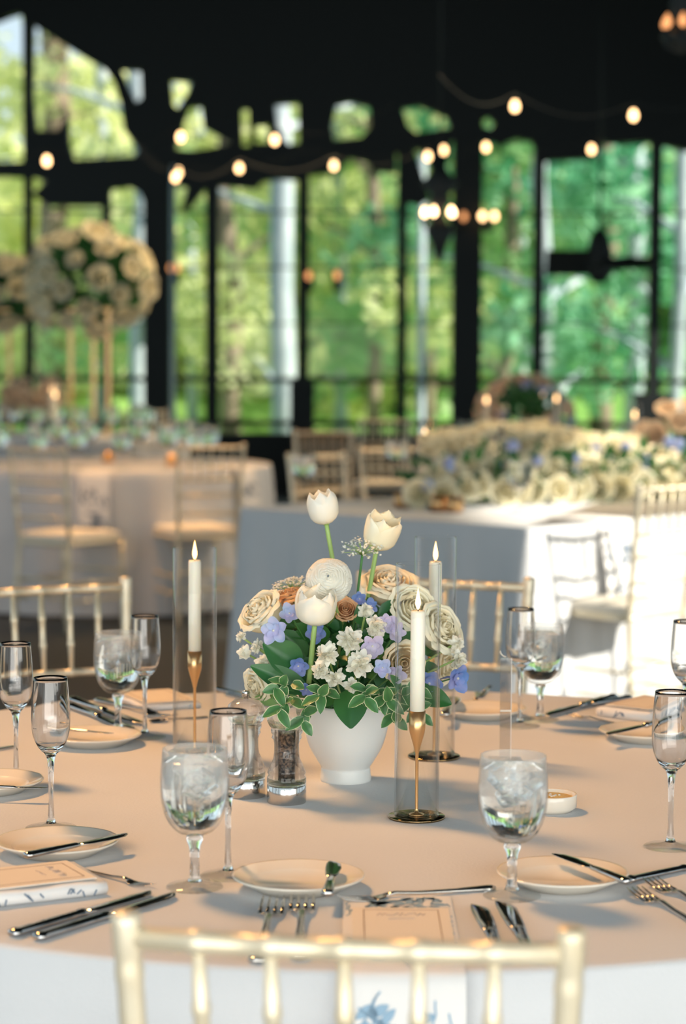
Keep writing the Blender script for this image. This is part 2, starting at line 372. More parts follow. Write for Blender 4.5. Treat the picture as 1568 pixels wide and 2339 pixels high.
for px, w, bk, Yt, fk, lab in trunks:
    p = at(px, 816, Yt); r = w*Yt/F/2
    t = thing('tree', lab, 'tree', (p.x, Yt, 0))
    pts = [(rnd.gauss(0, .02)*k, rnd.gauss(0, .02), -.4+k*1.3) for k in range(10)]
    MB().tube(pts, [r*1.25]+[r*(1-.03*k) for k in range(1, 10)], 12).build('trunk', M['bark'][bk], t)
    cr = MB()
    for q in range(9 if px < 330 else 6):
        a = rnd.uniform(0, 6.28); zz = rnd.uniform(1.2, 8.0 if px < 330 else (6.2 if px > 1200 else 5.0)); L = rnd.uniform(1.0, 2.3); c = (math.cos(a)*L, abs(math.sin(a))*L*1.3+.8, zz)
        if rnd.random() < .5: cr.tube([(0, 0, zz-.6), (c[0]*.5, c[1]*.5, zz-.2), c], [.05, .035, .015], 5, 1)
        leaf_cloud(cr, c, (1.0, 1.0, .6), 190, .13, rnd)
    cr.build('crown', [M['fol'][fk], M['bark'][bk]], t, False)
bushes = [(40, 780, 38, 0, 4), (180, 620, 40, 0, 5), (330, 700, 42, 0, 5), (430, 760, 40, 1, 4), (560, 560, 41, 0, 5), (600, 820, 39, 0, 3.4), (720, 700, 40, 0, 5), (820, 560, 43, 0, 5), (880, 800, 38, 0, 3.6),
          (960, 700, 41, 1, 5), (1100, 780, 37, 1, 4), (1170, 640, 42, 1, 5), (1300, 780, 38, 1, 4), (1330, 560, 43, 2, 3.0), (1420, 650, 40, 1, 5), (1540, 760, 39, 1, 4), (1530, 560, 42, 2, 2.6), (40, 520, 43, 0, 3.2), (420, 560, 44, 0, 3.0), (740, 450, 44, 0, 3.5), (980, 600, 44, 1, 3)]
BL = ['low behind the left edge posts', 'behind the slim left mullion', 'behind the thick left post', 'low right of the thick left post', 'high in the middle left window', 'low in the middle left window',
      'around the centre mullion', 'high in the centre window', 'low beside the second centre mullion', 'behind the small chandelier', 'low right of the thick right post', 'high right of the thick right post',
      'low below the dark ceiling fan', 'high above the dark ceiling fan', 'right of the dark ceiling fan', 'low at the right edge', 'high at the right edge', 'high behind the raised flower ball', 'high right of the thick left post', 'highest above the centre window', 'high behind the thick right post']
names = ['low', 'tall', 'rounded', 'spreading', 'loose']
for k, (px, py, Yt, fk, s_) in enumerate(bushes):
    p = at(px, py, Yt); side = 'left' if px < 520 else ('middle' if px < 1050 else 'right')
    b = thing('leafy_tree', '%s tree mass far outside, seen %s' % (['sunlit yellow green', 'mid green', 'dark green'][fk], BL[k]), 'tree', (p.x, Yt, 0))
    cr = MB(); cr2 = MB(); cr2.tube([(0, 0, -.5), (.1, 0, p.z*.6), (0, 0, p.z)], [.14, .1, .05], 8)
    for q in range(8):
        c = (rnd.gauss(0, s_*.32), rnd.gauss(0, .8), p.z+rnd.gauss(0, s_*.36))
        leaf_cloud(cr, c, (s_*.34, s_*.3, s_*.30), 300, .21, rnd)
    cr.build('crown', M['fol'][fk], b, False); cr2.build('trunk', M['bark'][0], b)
# ================================================================== TABLES
def round_cloth(R, drop, folds, amp, seed):
    """round top with a rolled edge and a folded skirt, origin on the floor under its middle"""
    rr = random.Random(seed); ph = [rr.uniform(0, 6.28) for _ in range(4)]
    N = 288; rings = []
    for k in range(9): rings.append((R*(.02+.97*k/8), 0, 0))
    rings += [(R+.0005, -.001, 0), (R+.003, -.006, 0)]
    for k in range(1, 15): rings.append((R+.004+.035*(k/14), -.008-(drop-.010)*(k/14), (k/14)))
    mb = MB(); vs, fs = [], []
    for r, dz, t in rings:
        for i in range(N):
            a = 2*PI*i/N
            w = math.sin(a*folds+ph[0]+.7*math.sin(a*3+ph[1]))*(.6+.4*math.sin(a*5+ph[2]))+.25*math.sin(a*folds*1.7+ph[3])
            q = r+amp*w*(t**.6 if t > 0 else 0)*(1 if t > .03 else .5)
            vs.append((q*math.cos(a), q*math.sin(a), TZ+dz))
    for k in range(len(rings)-1):
        for i in range(N):
            j = (i+1) % N; fs.append((k*N+i, k*N+j, (k+1)*N+j, (k+1)*N+i))
    fs.append(tuple(range(N-1, -1, -1)))
    mb.add(vs, [f[::-1] for f in fs]); return mb
TC = Vector((.054, 3.0215, 0)); TR = .915
def make_round_table(loc, lab, lab2, seed, grp=None):
    t = thing('round_table', lab, 'table', loc, 0, grp)
    MB().lathe([(.0, .735), (TR-.02, .735), (TR-.012, .745), (TR-.02, .7565), (0, .7565)], 64).build('tabletop', M['black'], t)
    for k in range(4):
        a = PI/4+k*PI/2; MB().tube([(.55*math.cos(a), .55*math.sin(a), 0), (.5*math.cos(a), .5*math.sin(a), .736)], .016, 8).build('leg', M['steel'], t)
    c = round_cloth(TR, TZ-.01, 17, .030, seed).build('tablecloth', M['cloth']); c.location = loc
    tag(c, lab2, 'tablecloth'); return c
make_round_table(TC, 'large round banquet table in the foreground, hidden under its cloth', 'pale blue grey floor length cloth on the large foreground table', 3)
RT = Vector((-1.32, 12.25, 0))
make_round_table(RT, 'round banquet table behind the left pair of background chairs', 'blurred round cloth on the background table at left', 8)
RT2 = Vector((-2.1, 16.6, 0))
make_round_table(RT2, 'far round table carrying the tall flower stands', 'far left round cloth beneath the tall gold flower stands', 12)
RT3 = Vector((1.38, 13.6, 0))
make_round_table(RT3, 'far round table behind the flower garland at right', 'far right round cloth partly hidden by the low flower garland', 15)
# rectangular head table
HC = Vector((.66, 7.75, 0)); da = Vector((-.735, .678, 0)); db = Vector((.678, .735, 0)); LA, LB = 1.45, 2.9
def head_cloth():
    mb = MB(); rc = .03; path = []
    cs = [(0, 0), (LA, 0), (LA, LB), (0, LB)]; segs = [((0, 0), (LA, 0), (0, -1)), ((LA, 0), (LA, LB), (1, 0)), ((LA, LB), (0, LB), (0, 1)), ((0, LB), (0, 0), (-1, 0))]
    for (a0, a1, nn) in segs:
        L = math.hypot(a1[0]-a0[0], a1[1]-a0[1]); n_ = int(L/.03)
        for i in range(n_+1):
            f = i/n_; path.append((a0[0]+(a1[0]-a0[0])*f, a0[1]+(a1[1]-a0[1])*f, nn, f*L, min(f, 1-f)*L))
    N = len(path); vs, fs = [], []
    rows = [0, .006, .02, .1, .2, .3, .4, .5, .6, .7, .75]
    for dz in rows:
        t = dz/.75
        for x, y, nn, s_, e in path:
            corner = max(0, 1-e/.16)
            o = (.008 if dz > .004 else 0)+t*.03+t**.6*(.016*math.sin(s_*21+x*3)+.010*math.sin(s_*47+y))+corner*.07*t
            px_ = x+nn[0]*o; py_ = y+nn[1]*o
            p = HC+da*px_+db*py_; vs.append((p.x, p.y, TZ-dz))
    for k in range(len(rows)-1):
        for i in range(N):
            j = (i+1) % N; fs.append((k*N+i, k*N+j, (k+1)*N+j, (k+1)*N+i))
    fs.append(tuple(range(N))); mb.add(vs, fs); return mb
tag(head_cloth().build('tablecloth', M['cloth']), 'blue grey cloth over the rectangular table, its right side bleached by sun', 'tablecloth')
ht = thing('rectangular_table', 'rectangular head table carrying the low flower garland, hidden under its cloth', 'table', tuple(HC+da*LA/2+db*LB/2))
Xh = Matrix(((da.x, db.x, 0, 0), (da.y, db.y, 0, 0), (0, 0, 1, 0), (0, 0, 0, 1)))
MB().box((0, 0, .745), (LA-.04, LB-.04, .024), Xh).build('tabletop', M['black'], ht, False)
for i in (-1, 1):
    for j in (-1, 1): MB().box((i*(LA/2-.12), j*(LB/2-.12), .366), (.05, .05, .733), Xh).build('leg', M['black'], ht, False)
# ================================================================== CHAIRS
def make_chair():
    t = thing('chiavari_chair', 'x', 'chair')
    hw0, hw1 = .158, .176     # half width of the back at the seat / at the top
    def post(s_, z):
        k = (z-.45)/.465 if z > .45 else 0
        x = s_*(hw0+(hw1-hw0)*max(0, k)+(.012*(.45-z)/.45 if z < .45 else 0)); y = -.19-(.055*k if k > 0 else 0)-(.03*(.45-z)/.45 if z < .45 else 0)
        return Vector((x, y, z))
    for s_ in (-1, 1):
        zs = [.0, .03, .2, .205, .215, .22, .44, .55, .556, .566, .572, .655, .661, .671, .677, .86, .865, .872, .878, .884, .890, .912, .918, .920]
        rs = [.009, .010, .0112, .013, .013, .0112, .0112, .0112, .0130, .0130, .0112, .0112, .0128, .0128, .0112, .0110, .0118, .0118, .0110, .0110, .0121, .0121, .0115, .004]
        MB().tube([post(s_, z) for z in zs], rs, 14).build('back_post', M['gold'], t)
    def rail(z, r, name, rings):
        a, b = post(-1, z), post(1, z); pts, rs = [], []
        K = [0, 1]
        xs = [(0, r), (1, r)]
        for q in rings: xs += [(q-.020, r), (q-.017, r*1.14), (q+.017, r*1.14), (q+.020, r)]
        xs.sort()
        for q, rr_ in xs: pts.append(a.lerp(b, q)+Vector((0, -.012*math.sin(q*PI), 0))); rs.append(rr_)
        MB().tube(pts, rs, 12).build(name, M['gold'], t); return pts
    sp = [1/6+i/6 for i in range(5)]
    rail(.898, .0092, 'top_rail', sp); rail(.735, .0078, 'middle_rail', sp)
    rail(.655, .0078, 'lower_rail', []); rail(.560, .0078, 'lower_rail', [])
    for q in sp:
        a = post(-1, .892).lerp(post(1, .892), q)+Vector((0, -.012*math.sin(q*PI), 0)); b = post(-1, .738).lerp(post(1, .738), q)+Vector((0, -.012*math.sin(q*PI), 0))
        fr = [0, .28, .30, .34, .36, .62, .64, .68, .70, 1]; rr_ = [.0052, .0066, .0078, .0078, .0066, .0062, .0074, .0074, .0060, .0045]
        MB().tube([a.lerp(b, f) for f in fr], rr_, 10).build('spindle', M['gold'], t)
    for s_ in (-1, 1):
        zs = [.0, .03, .15, .155, .165, .17, .30, .305, .315, .32, .44]; rs = [.009, .0105, .012, .014, .014, .012, .012, .014, .014, .012, .0125]
        MB().tube([(s_*(.185+.01*(.44-z)), .19+.02*(.44-z), z) for z in zs], rs, 12).build('front_leg', M['gold'], t)
        for zz in (.15, .24): MB().tube([(s_*.19, .2, zz), (s_*.168, -.215, zz)], .007, 8).build('stretcher', M['gold'], t)
    for zz in (.19, .28): MB().tube([(-.188, .2, zz), (.188, .2, zz)], .007, 8).build('stretcher', M['gold'], t)
    for zz in (.17, .26): MB().tube([(-.168, -.215, zz), (.168, -.215, zz)], .007, 8).build('stretcher', M['gold'], t)
    def slab(z0, z1, g, bulge):
        out = []
        for i in range(40):
            a = 2*PI*i/40; c, s2 = math.cos(a), math.sin(a); e = .22
            x = (abs(c)**e)*(1 if c > 0 else -1); y = (abs(s2)**e)*(1 if s2 > 0 else -1)
            out.append((x*(.198-.022*(1-y)/2-g), y*(.203-g)))
        m = MB(); rows = [(z0, .985), (z0+.006, 1), (z1-.008, 1), (z1, .97)]+([(z1+.006, .85), (z1+.010, .4)] if bulge else [])
        vs = [(x*k, y*k, z) for z, k in rows for x, y in out]; fs = []
        for k in range(len(rows)-1):
            for i in range(40): fs.append((k*40+i, k*40+(i+1) % 40, (k+1)*40+(i+1) % 40, (k+1)*40+i))
        fs += [tuple(range(39, -1, -1)), tuple((len(rows)-1)*40+i for i in range(40))]
        return m.add(vs, fs)
    slab(.425, .448, 0, False).build('seat', M['gold'], t); slab(.448, .480, .006, True).build('cushion', M['cushion'], t)
    return t
chair = Placer(make_chair())
def place_chair(bx, by, face, label, group='gold spindle back banquet chairs'):
    """bx,by = middle of the back's top rail; face = facing direction angle (deg, 90 = away from camera)"""
    a = math.radians(face); d = Vector((math.cos(a), math.sin(a)))
    c = Vector((bx, by))+d*.235
    return chair((c.x, c.y, 0), a-PI/2, label, group)
place_chair(.005, 1.70, 83, 'gold spindle back chair nearest the camera, cropped at the bottom edge')
place_chair(-.585, 4.27, -62, 'gold chair just behind the rear left of the foreground table, cropped by left edge')
place_chair(.205, 4.43, -108, 'gold chair behind the foreground table, beside the rear glass cylinder')
place_chair(1.165, 7.83, 134, 'sun bleached pale gold chair against the white sunlit cloth at the right edge')
place_chair(-1.50, 10.75, 58, 'left one of two background chairs at the round table, cut by the left edge')
place_chair(-.675, 11.12, 113, 'background chair with orange lit top rail, right one at the round table')
place_chair(-.12, 10.15, -45, 'blurred gold chair with slanting back behind the large blue grey cloth')
place_chair(.24, 10.93, -60, 'blurred gold chair just left of the low flower garland')
place_chair(-.12, 13.4, -80, 'small far gold chair behind the slanting one, before the centre mullion')
place_chair(.30, 15.9, -95, 'tiny far gold chair above the garland left end, before the glass')
place_chair(1.05, 14.75, 80, 'far gold chair whose orange top rail shows above the flower garland')
place_chair(-1.30, 15.2, 100, 'far gold chair at the foot of the right gold flower stand')
place_chair(-1.65, 18.2, -80, 'farthest gold chair by the thick left post')
# ================================================================== TABLEWARE
def bez(pts, n=24):
    """smooth (r,z) profile through points (Catmull-Rom)"""
    out = []
    P_ = [pts[0]]+list(pts)+[pts[-1]]
    for k in range(1, len(P_)-2):
        for i in range(n):
            t = i/n; p0, p1, p2, p3 = P_[k-1], P_[k], P_[k+1], P_[k+2]
            out.append(tuple(max(0, .5*((2*p1[c])+(-p0[c]+p2[c])*t+(2*p0[c]-5*p1[c]+4*p2[c]-p3[c])*t*t+(-p0[c]+3*p1[c]-3*p2[c]+p3[c])*t**3)) for c in (0, 1)))
    out.append(tuple(pts[-1])); return out
def goblet_parts(seg=40, n=5):
    bowl_o = bez([(.0085, .062), (.020, .0655), (.0315, .080), (.0375, .100), (.0388, .122), (.0378, .142), (.0362, .160)], n)
    foot = [(0, .0009), (.0305, .0009), (.0325, .0018), (.0315, .0034), (.018, .0055), (.0085, .0085), (.0055, .014), (.0050, .035), (.0062, .048), (.0092, .056), (.0095, .059), (.0080, .061)]
    inner = bez([(.0352, .160), (.0364, .142), (.0372, .122), (.0358, .101), (.0300, .0835), (.0185, .0705), (.0001, .0685)], n)
    def rip(a, z): return 1+(.012*math.cos(14*a)*max(0, min(1, (.105-z)/.03)) if .064 < z < .106 else 0)
    g = (MB().shell([(0, .0612), (.0079, .0612)]+bowl_o, inner, seg*2 if seg > 30 else seg, ripple=rip if seg > 30 else None), MB().lathe(foot[:5]+[(.0088, .0083), (0, .0083)], seg), MB().lathe(foot[5:]+[(0, .061)], seg))
    wtop = .147
    wp = [(r-.0003, z+.0003) for r, z in reversed(inner) if z <= wtop]; wp = [(0.0, wp[0][1])]+wp[1:]
    w = MB().lathe(wp+[(0.0355, wtop), (0.0, wtop)], seg)
    return g, w
t = thing('water_goblet', 'x', 'glass'); g, w = goblet_parts()
g[0].build('bowl', M['mist'], t); g[1].build('foot', M['footglass'], t); g[2].build('stem', M['glass'], t); w.build('water', M['water'], t)
rc = random.Random(4)
for k in range(7):
    a = rc.uniform(0, 6.28); q = rc.uniform(.006, .018); X = Matrix.Translation((q*math.cos(a), q*math.sin(a), .112+.0045*k)) @ Euler((rc.uniform(0, 3), rc.uniform(0, 3), 0)).to_matrix().to_4x4()
    m_ = MB().box((0, 0, 0), (.017, .015, .012), X); o = m_.build('ice_cube', M['ice'], t, False)
    b = o.modifiers.new('b', 'BEVEL'); b.width = .002; b.segments = 2
goblet = Placer(t)
G = 'water goblets on the foreground table'
goblet(tab(445, 2029), 0.2, 'water goblet of ice water left of the front centre plate', G)
goblet(tab(1170, 2049), 1.1, 'water goblet of ice water before the white butter dish', G)
goblet(tab(270, 1671), 2.1, 'water goblet in front of the rear left chair back', G)
goblet(tab(1234, 1646), 3.0, 'water goblet at rear right, beside an overlapping champagne flute', G)
t = thing('champagne_flute', 'x', 'glass')
foot = [(0, .0009), (.031, .0009), (.0335, .0015), (.032, .0028), (.015, .0045), (.0065, .008), (.0038, .016), (.0030, .040), (.0034, .070), (.0046, .088), (.0060, .093)]
fo = bez([(.0075, .0965), (.0165, .106), (.0225, .120), (.0245, .138), (.0238, .162), (.0212, .194)], 5)
fi = bez([(.0206, .194), (.0231, .162), (.0237, .138), (.0214, .121), (.0150, .108), (.0001, .1015)], 5)
MB().shell(foot[5:]+fo, fi, 48).build('bowl', M['glass'], t)
MB().lathe(foot[:5]+[(.0064, .0079), (0, .0079)], 48).build('foot', M['footglass'], t)
flute = Placer(t); G = 'champagne flutes on the foreground table'
for px, py, lab in [(117, 1894, 'empty champagne flute behind the near left bread plate'), (331, 1685, 'empty champagne flute touching the rear left water goblet in view'), (37, 1778, 'empty flute at the far left edge, behind the near left flute'),
                    (521, 2003, 'empty flute half hidden behind the front left water goblet'), (1188, 1660, 'empty flute overlapping the rear right water goblet'), (1532, 1937, 'empty flute cropped by the right edge, nearest of the right pair'),
                    (1566, 1700, 'empty flute at right edge, behind the near right flute')]:
    flute(tab(px, py), px*.01, lab, G)
# plates
t = thing('bread_plate', 'x', 'plate')
MB().lathe([(0, .003), (.030, .003), (.045, .0), (.048, .0005), (.060, .008), (.0735, .0145), (.0750, .0160), (.0742, .0172), (.0715, .0168), (.0560, .0105), (.0540, .0100), (.0500, .0065), (.0, .0060)], 72).build('plate', M['china'], t)
plate = Placer(t); G = 'small white bread plates'
for px, py, lab in [(682, 2030, 'front centre white bread plate with a butter knife across it'), (1285, 2022, 'white bread plate at front right with a dark butter knife on its rim'), (130, 1948, 'near left white bread plate beside the floral napkin'),
                    (213, 1700, 'white bread plate at left, behind the near left flute'), (1100, 1638, 'rear bread plate right of the flower arrangement'), (1478, 1690, 'rear right bread plate under a long dark knife'), (-25, 1806, 'bread plate barely in view at the left edge')]:
    plate(tab(px, py), 0, lab, G)
# cutlery: local +X = tip, origin at middle, length 1 scaled later
def sweep_flat(secs, n=10):
    """secs: (x, y_center, z_center, half width, half height)"""
    mb = MB(); vs, fs = [], []
    for x, yc, zc, hw, hh in secs:
        for i in range(n):
            a = 2*PI*i/n; vs.append((x, yc+hw*math.cos(a), zc+hh*math.sin(a)))
    for k in range(len(secs)-1):
        for i in range(n): fs.append((k*n+i, k*n+(i+1) % n, (k+1)*n+(i+1) % n, (k+1)*n+i))
    fs += [tuple(range(n-1, -1, -1)), tuple((len(secs)-1)*n+i for i in range(n))]
    return mb.add(vs, fs)
def make_knife():
    t = thing('table_knife', 'x', 'cutlery')
    sweep_flat([(-.115, 0, .005, .005, .003), (-.112, 0, .005, .0085, .0045), (-.106, 0, .005, .0088, .005), (-.103, 0, .005, .0078, .0042), (-.05, 0, .005, .0068, .0042), (-.012, 0, .005, .0060, .004), (-.009, 0, .005, .0072, .0048), (-.004, 0, .005, .0072, .0048), (0, 0, .005, .005, .003)]).build('handle', M['knife'], t)
    sweep_flat([(-.001, 0, .005, .0045, .002), (.012, 0, .005, .0085, .0013), (.05, .0005, .005, .0100, .0010), (.085, .0005, .005, .0105, .0009), (.100, .002, .005, .0085, .0008), (.110, .005, .005, .0045, .0006), (.115, .0075, .005, .0008, .0004)], 12).build('blade', M['knife'], t)
    return t
def make_fork():
    t = thing('dinner_fork', 'x', 'cutlery')
    sweep_flat([(-.100, 0, .003, .005, .002), (-.097, 0, .003, .0085, .003), (-.090, 0, .003, .0088, .003), (-.05, 0, .0035, .0055, .0022), (0, 0, .005, .0032, .0020), (.030, 0, .008, .0034, .0019), (.042, 0, .0065, .0055, .0014)]).build('handle', M['steel'], t)
    mb = MB(); mb.add([], [])
    hd = sweep_flat([(.040, 0, .0065, .005, .0014), (.046, 0, .0045, .0095, .0011), (.052, 0, .0035, .0112, .0010), (.058, 0, .0032, .0114, .0010)], 12)
    for q in (-.0098, -.0033, .0033, .0098):
        s_ = sweep_flat([(.056, q, .0032, .0020, .0010), (.075, q, .0042, .0017, .0010), (.092, q, .0065, .0013, .0009), (.100, q*.97, .0085, .0005, .0005)], 8)
        hd.add(s_.v, s_.f)
    hd.build('tines', M['steel'], t); return t
def make_spoon():
    t = thing('table_spoon', 'x', 'cutlery')
    sweep_flat([(-.100, 0, .003, .005, .002), (-.097, 0, .003, .0085, .003), (-.090, 0, .003, .0085, .003), (-.05, 0, .0035, .005, .0022), (0, 0, .006, .003, .0020), (.036, 0, .008, .0034, .0019), (.044, 0, .007, .005, .0016)]).build('handle', M['steel'], t)
    def bowl(u, v):
        a = 2*PI*u; k = v; return (.070+.030*k*math.cos(a), .0185*k*math.sin(a)*(1-.12*math.cos(a)), .0015+.0065*k*k)
    def bowl2(u, v):
        a = 2*PI*u; k = 1-v; return (.070+.030*k*math.cos(a), .0185*k*math.sin(a)*(1-.12*math.cos(a)), .0004+.0065*k*k)
    m_ = MB().grid(bowl, 24, 6); m_.grid(bowl2, 24, 6); m_.build('bowl', M['steel'], t); return t
def make_butter_knife():
    t = thing('butter_knife', 'x', 'cutlery')
    sweep_flat([(-.080, 0, .004, .004, .003), (-.078, 0, .004, .0072, .004), (-.072, 0, .004, .0075, .0042), (-.04, 0, .004, .0060, .0038), (-.004, 0, .004, .0050, .003), (0, 0, .004, .0042, .002)]).build('handle', M['knife'], t)
    sweep_flat([(-.002, 0, .004, .004, .0015), (.010, 0, .004, .0075, .001), (.045, 0, .004, .0095, .0009), (.066, .001, .004, .0085, .0008), (.076, .004, .004, .0045, .0006), (.080, .006, .004, .001, .0004)], 12).build('blade', M['knife'], t)
    return t
KN, FK, SP, BK = Placer(make_knife()), Placer(make_fork()), Placer(make_spoon()), Placer(make_butter_knife())
LEN = {KN: .230, FK: .200, SP: .200, BK: .160}
def cut(pl, h, tip, label, group, z=0, z2=None):
    a = tab(*h, TZ+z); b = tab(*tip, TZ+(z if z2 is None else z2)); d = b-a; L = d.length
    q = d.normalized().to_track_quat('X', 'Z').to_euler()
    return pl((a+b)/2, None, label, group, q, min(1.25, max(.55, L/LEN[pl])))
G = 'silver cutlery on the foreground table'
cut(FK, (588, 2204), (626, 2066), 'outer silver fork left of the front menu card', G)
cut(FK, (683, 2204), (692, 2052), 'inner silver fork left of the front menu card', G)
cut(KN, (1150, 2204), (1093, 2075), 'dark bladed knife right beside the front menu card', G)
cut(KN, (1222, 2204), (1150, 2068), 'outer knife right of the front menu card, below the goblet foot', G)
cut(FK, (1130, 2032), (776, 2066), 'dessert fork lying crosswise beyond the front menu card', G)
cut(KN, (25, 2143), (355, 2046), 'dark knife beside the left floral napkin', G)
cut(KN, (82, 2152), (410, 2050), 'knife at left, outermost of its pair toward the front chair post', G)
cut(FK, (170, 1986), (348, 2032), 'dark headed fork just beyond the left floral napkin', G)
cut(KN, (1434, 2018), (1700, 1962), 'knife handle pointing at the front right bread plate', G)
cut(FK, (1640, 2142), (1450, 2042), 'left fork of the pair at the right edge', G)
cut(FK, (1690, 2118), (1486, 2020), 'right fork of the pair at the right edge', G)
cut(BK, (57, 1962), (298, 1912), 'butter knife resting across the near left bread plate', G, .018, .019)
cut(BK, (748, 2050), (766, 1974), 'short butter knife lying on the front centre plate', G, .0185)
cut(BK, (1437, 2022), (1272, 1956), 'dark butter knife across the front right plate rim', G, .0185, .0185)
cut(BK, (-20, 1800), (90, 1803), 'butter knife poking out at the left edge above the near plate', G, .018)
cut(KN, (-120, 1732), (46, 1706), 'knife tip at left edge behind the near left flute', G)
cut(KN, (165, 1604), (318, 1660), 'upper knife of the rear left pair', G)
cut(KN, (160, 1618), (296, 1672), 'lower knife of the rear left pair by the bread plate', G)
cut(BK, (150, 1668), (258, 1679), 'butter knife on the left middle bread plate', G, .018)
cut(SP, (470, 1640), (345, 1652), 'spoon lying before the rear left napkin', G)
cut(FK, (215, 1600), (400, 1650), 'fork crossing beside the rear left napkin', G)
cut(KN, (495, 1578), (632, 1612), 'rear knife behind the left glass cylinder', G)
cut(FK, (520, 1588), (640, 1622), 'rear fork left of the arrangement', G)
cut(BK, (1012, 1646), (1046, 1592), 'butter knife leaning on the rear plate left rim', G, .018)
cut(KN, (1118, 1574), (1098, 1592), 'silver knife handle behind the rear plate', G)
cut(FK, (1092, 1584), (1086, 1608), 'fork behind the rear bread plate', G)
cut(KN, (1405, 1597), (1243, 1640), 'rear right knife nearer the goblet', G)
cut(KN, (1440, 1598), (1262, 1630), 'rear right knife nearer the table edge', G)
cut(FK, (1440, 1662), (1300, 1636), 'dark fork before the rear right folded napkin', G)
cut(KN, (1560, 1645), (1380, 1684), 'long dark knife over the rear right bread plate', G, .018)
# butter dish
t = thing('butter_dish', 'low white round dish of butter behind the front right goblet', 'dish', tab(1258, 1851))
MB().lathe([(0, 0), (.028, 0), (.0345, .006), (.0350, .022), (.0342, .0232), (.0328, .022), (.0322, .010), (.0, .010)], 56).build('dish', M['china'], t)
bt = MB().lathe([(0, .0102), (.0320, .0102), (.0320, .0175), (.028, .0190), (.015, .0200), (0, .0205)], 40); bt.build('butter', M['butter'], t)
sl = MB(); rs = random.Random(3)
for _ in range(14):
    a, q = rs.uniform(0, 6.28), rs.uniform(0, .014); sl.box((q*math.cos(a), q*math.sin(a), .0205), (.0025, .002, .0018), None)
sl.build('salt_flakes', M['salt'], t, False)
# salt and pepper mills
def mill(px, py, filler, lab, name):
    t = thing(name, lab, 'mill', tab(px, py))
    s_ = 1/1687.0
    pr = [(0, .0245), (.0262, .0245), (.0266, .028), (.0266, .034), (.0245, .038), (.0262, .041), (.0240, .046), (.0215, .052), (.0180, .060), (.0168, .070), (.0168, .080), (.0185, .086), (.0205, .088), (.0190, .092), (.0212, .095), (.0215, .099), (.0200, .101), (.0235, .104), (.0266, .111), (.0268, .118), (.0240, .126), (.017, .132), (.008, .1345), (0, .1345)]
    hole = [(0, .030), (.0118, .030), (.0118, .0985), (0, .0985)]
    b = MB().lathe(pr, 44); b.lathe(hole[::-1], 32); b.build('acrylic_body', M['millglass'], t)
    MB().lathe([(.0, .0302), (.0116, .0302), (.0116, .095), (0, .0955)], 32).build('filling', filler, t)
    MB().lathe([(0, 0), (.0258, 0), (.0264, .001), (.0264, .0235), (.0258, .0243), (0, .0243)], 44).build('steel_base', M['steel'], t)
    MB().lathe([(0, .1347), (.0035, .1347), (.0035, .136), (.0050, .1365), (.0052, .144), (.0042, .1455), (0, .1457)], 24).build('knob', M['steel'], t)
mill(655, 1832, M['pepper'], 'clear pepper mill filled with dark peppercorns, beside the white vase', 'pepper_mill')
mill(562, 1818, M['salt'], 'clear salt mill with white filling, left of the pepper mill', 'salt_mill')
# glass cylinder candle holders
def hurricane(px, py, h, ctop, r, lab, lab2, cr=.0098):
    p = tab(px, py); t = thing('hurricane_candle_holder', lab, 'candle holder', p)
    MB().lathe([(0, 0), (r+.0075, 0), (r+.0085, .001), (r+.0085, .0028), (r+.0075, .0036), (0, .0036)], 64).build('base_plate', M['darkgold'], t)
    MB().shell([(r-.002, .0037), (r, .0037), (r, h-.0006), (r-.0006, h)], [(r-.0014, h), (r-.002, h-.0006), (r-.002, .0037)], 72).build('glass_cylinder', M['tube'], t)
    cb = ctop-.0  # candle bottom height
    st = t
    cbot = cb
    MB().lathe([(0, .0037), (.010, .0037), (.010, .0055), (.0026, .0075), (.0021, .012), (.0021, cbot-.056), (.0032, cbot-.052), (.0045, cbot-.046), (.0098, cbot-.028), (.0108, cbot-.022), (.0108, cbot+.001), (.0102, cbot+.001), (.0100, cbot-.012), (0, cbot-.012)], 32).build('candlestick', M['brass'], t)
    L = h-.045-cbot
    return p, cbot, L
def candle(p, cbot, L, lab, r=.0096):
    c = thing('taper_candle', lab, 'candle', p+Vector((0, 0, cbot-.0115)))
    MB().lathe([(0, 0), (r, 0), (r, L*.5), (r*.98, L+.008), (r*.9, L+.0115), (r*.5, L+.0105), (0, L+.0100)], 28).build('wax', M['candle'], c)
    MB().tube([(0, 0, L+.009), (.0004, 0, L+.017)], .0007, 6).build('wick', M['wick'], c)
    MB().lathe([(0, L+.012), (.0022, L+.015), (.0036, L+.020), (.0034, L+.025), (.0018, L+.033), (0, L+.042)], 16).build('flame', M['flame'], c)
for px, py, ytop, ycb, yct, r, lab, lab2 in [
        (952, 1868, 1287, 1625, 1415, .0292, 'glass cylinder candle holder on a dark disc, right front of the vase', 'lit ivory taper in the front glass cylinder, flame level with the roses'),
        (992, 1730, 1226, 1500, 1300, .0310, 'glass cylinder candle holder at rear right, partly behind the front cylinder', 'lit taper in the rear right cylinder, seen through the front cylinder'),
        (445, 1722, 1250, 1488, 1297, .0328, 'glass cylinder candle holder standing alone left of the flowers', 'tall ivory taper burning in the left glass cylinder')]:
    b = tab(px, py); k = b.y
    h = at(px, ytop, k).z-TZ; cb = at(px, ycb, k).z-TZ; L = at(px, yct, k).z-TZ-cb+.0115
    p, cbot, _ = hurricane(px, py, h, cb, r, lab, lab2); candle(p, cbot, L-.0, lab2)
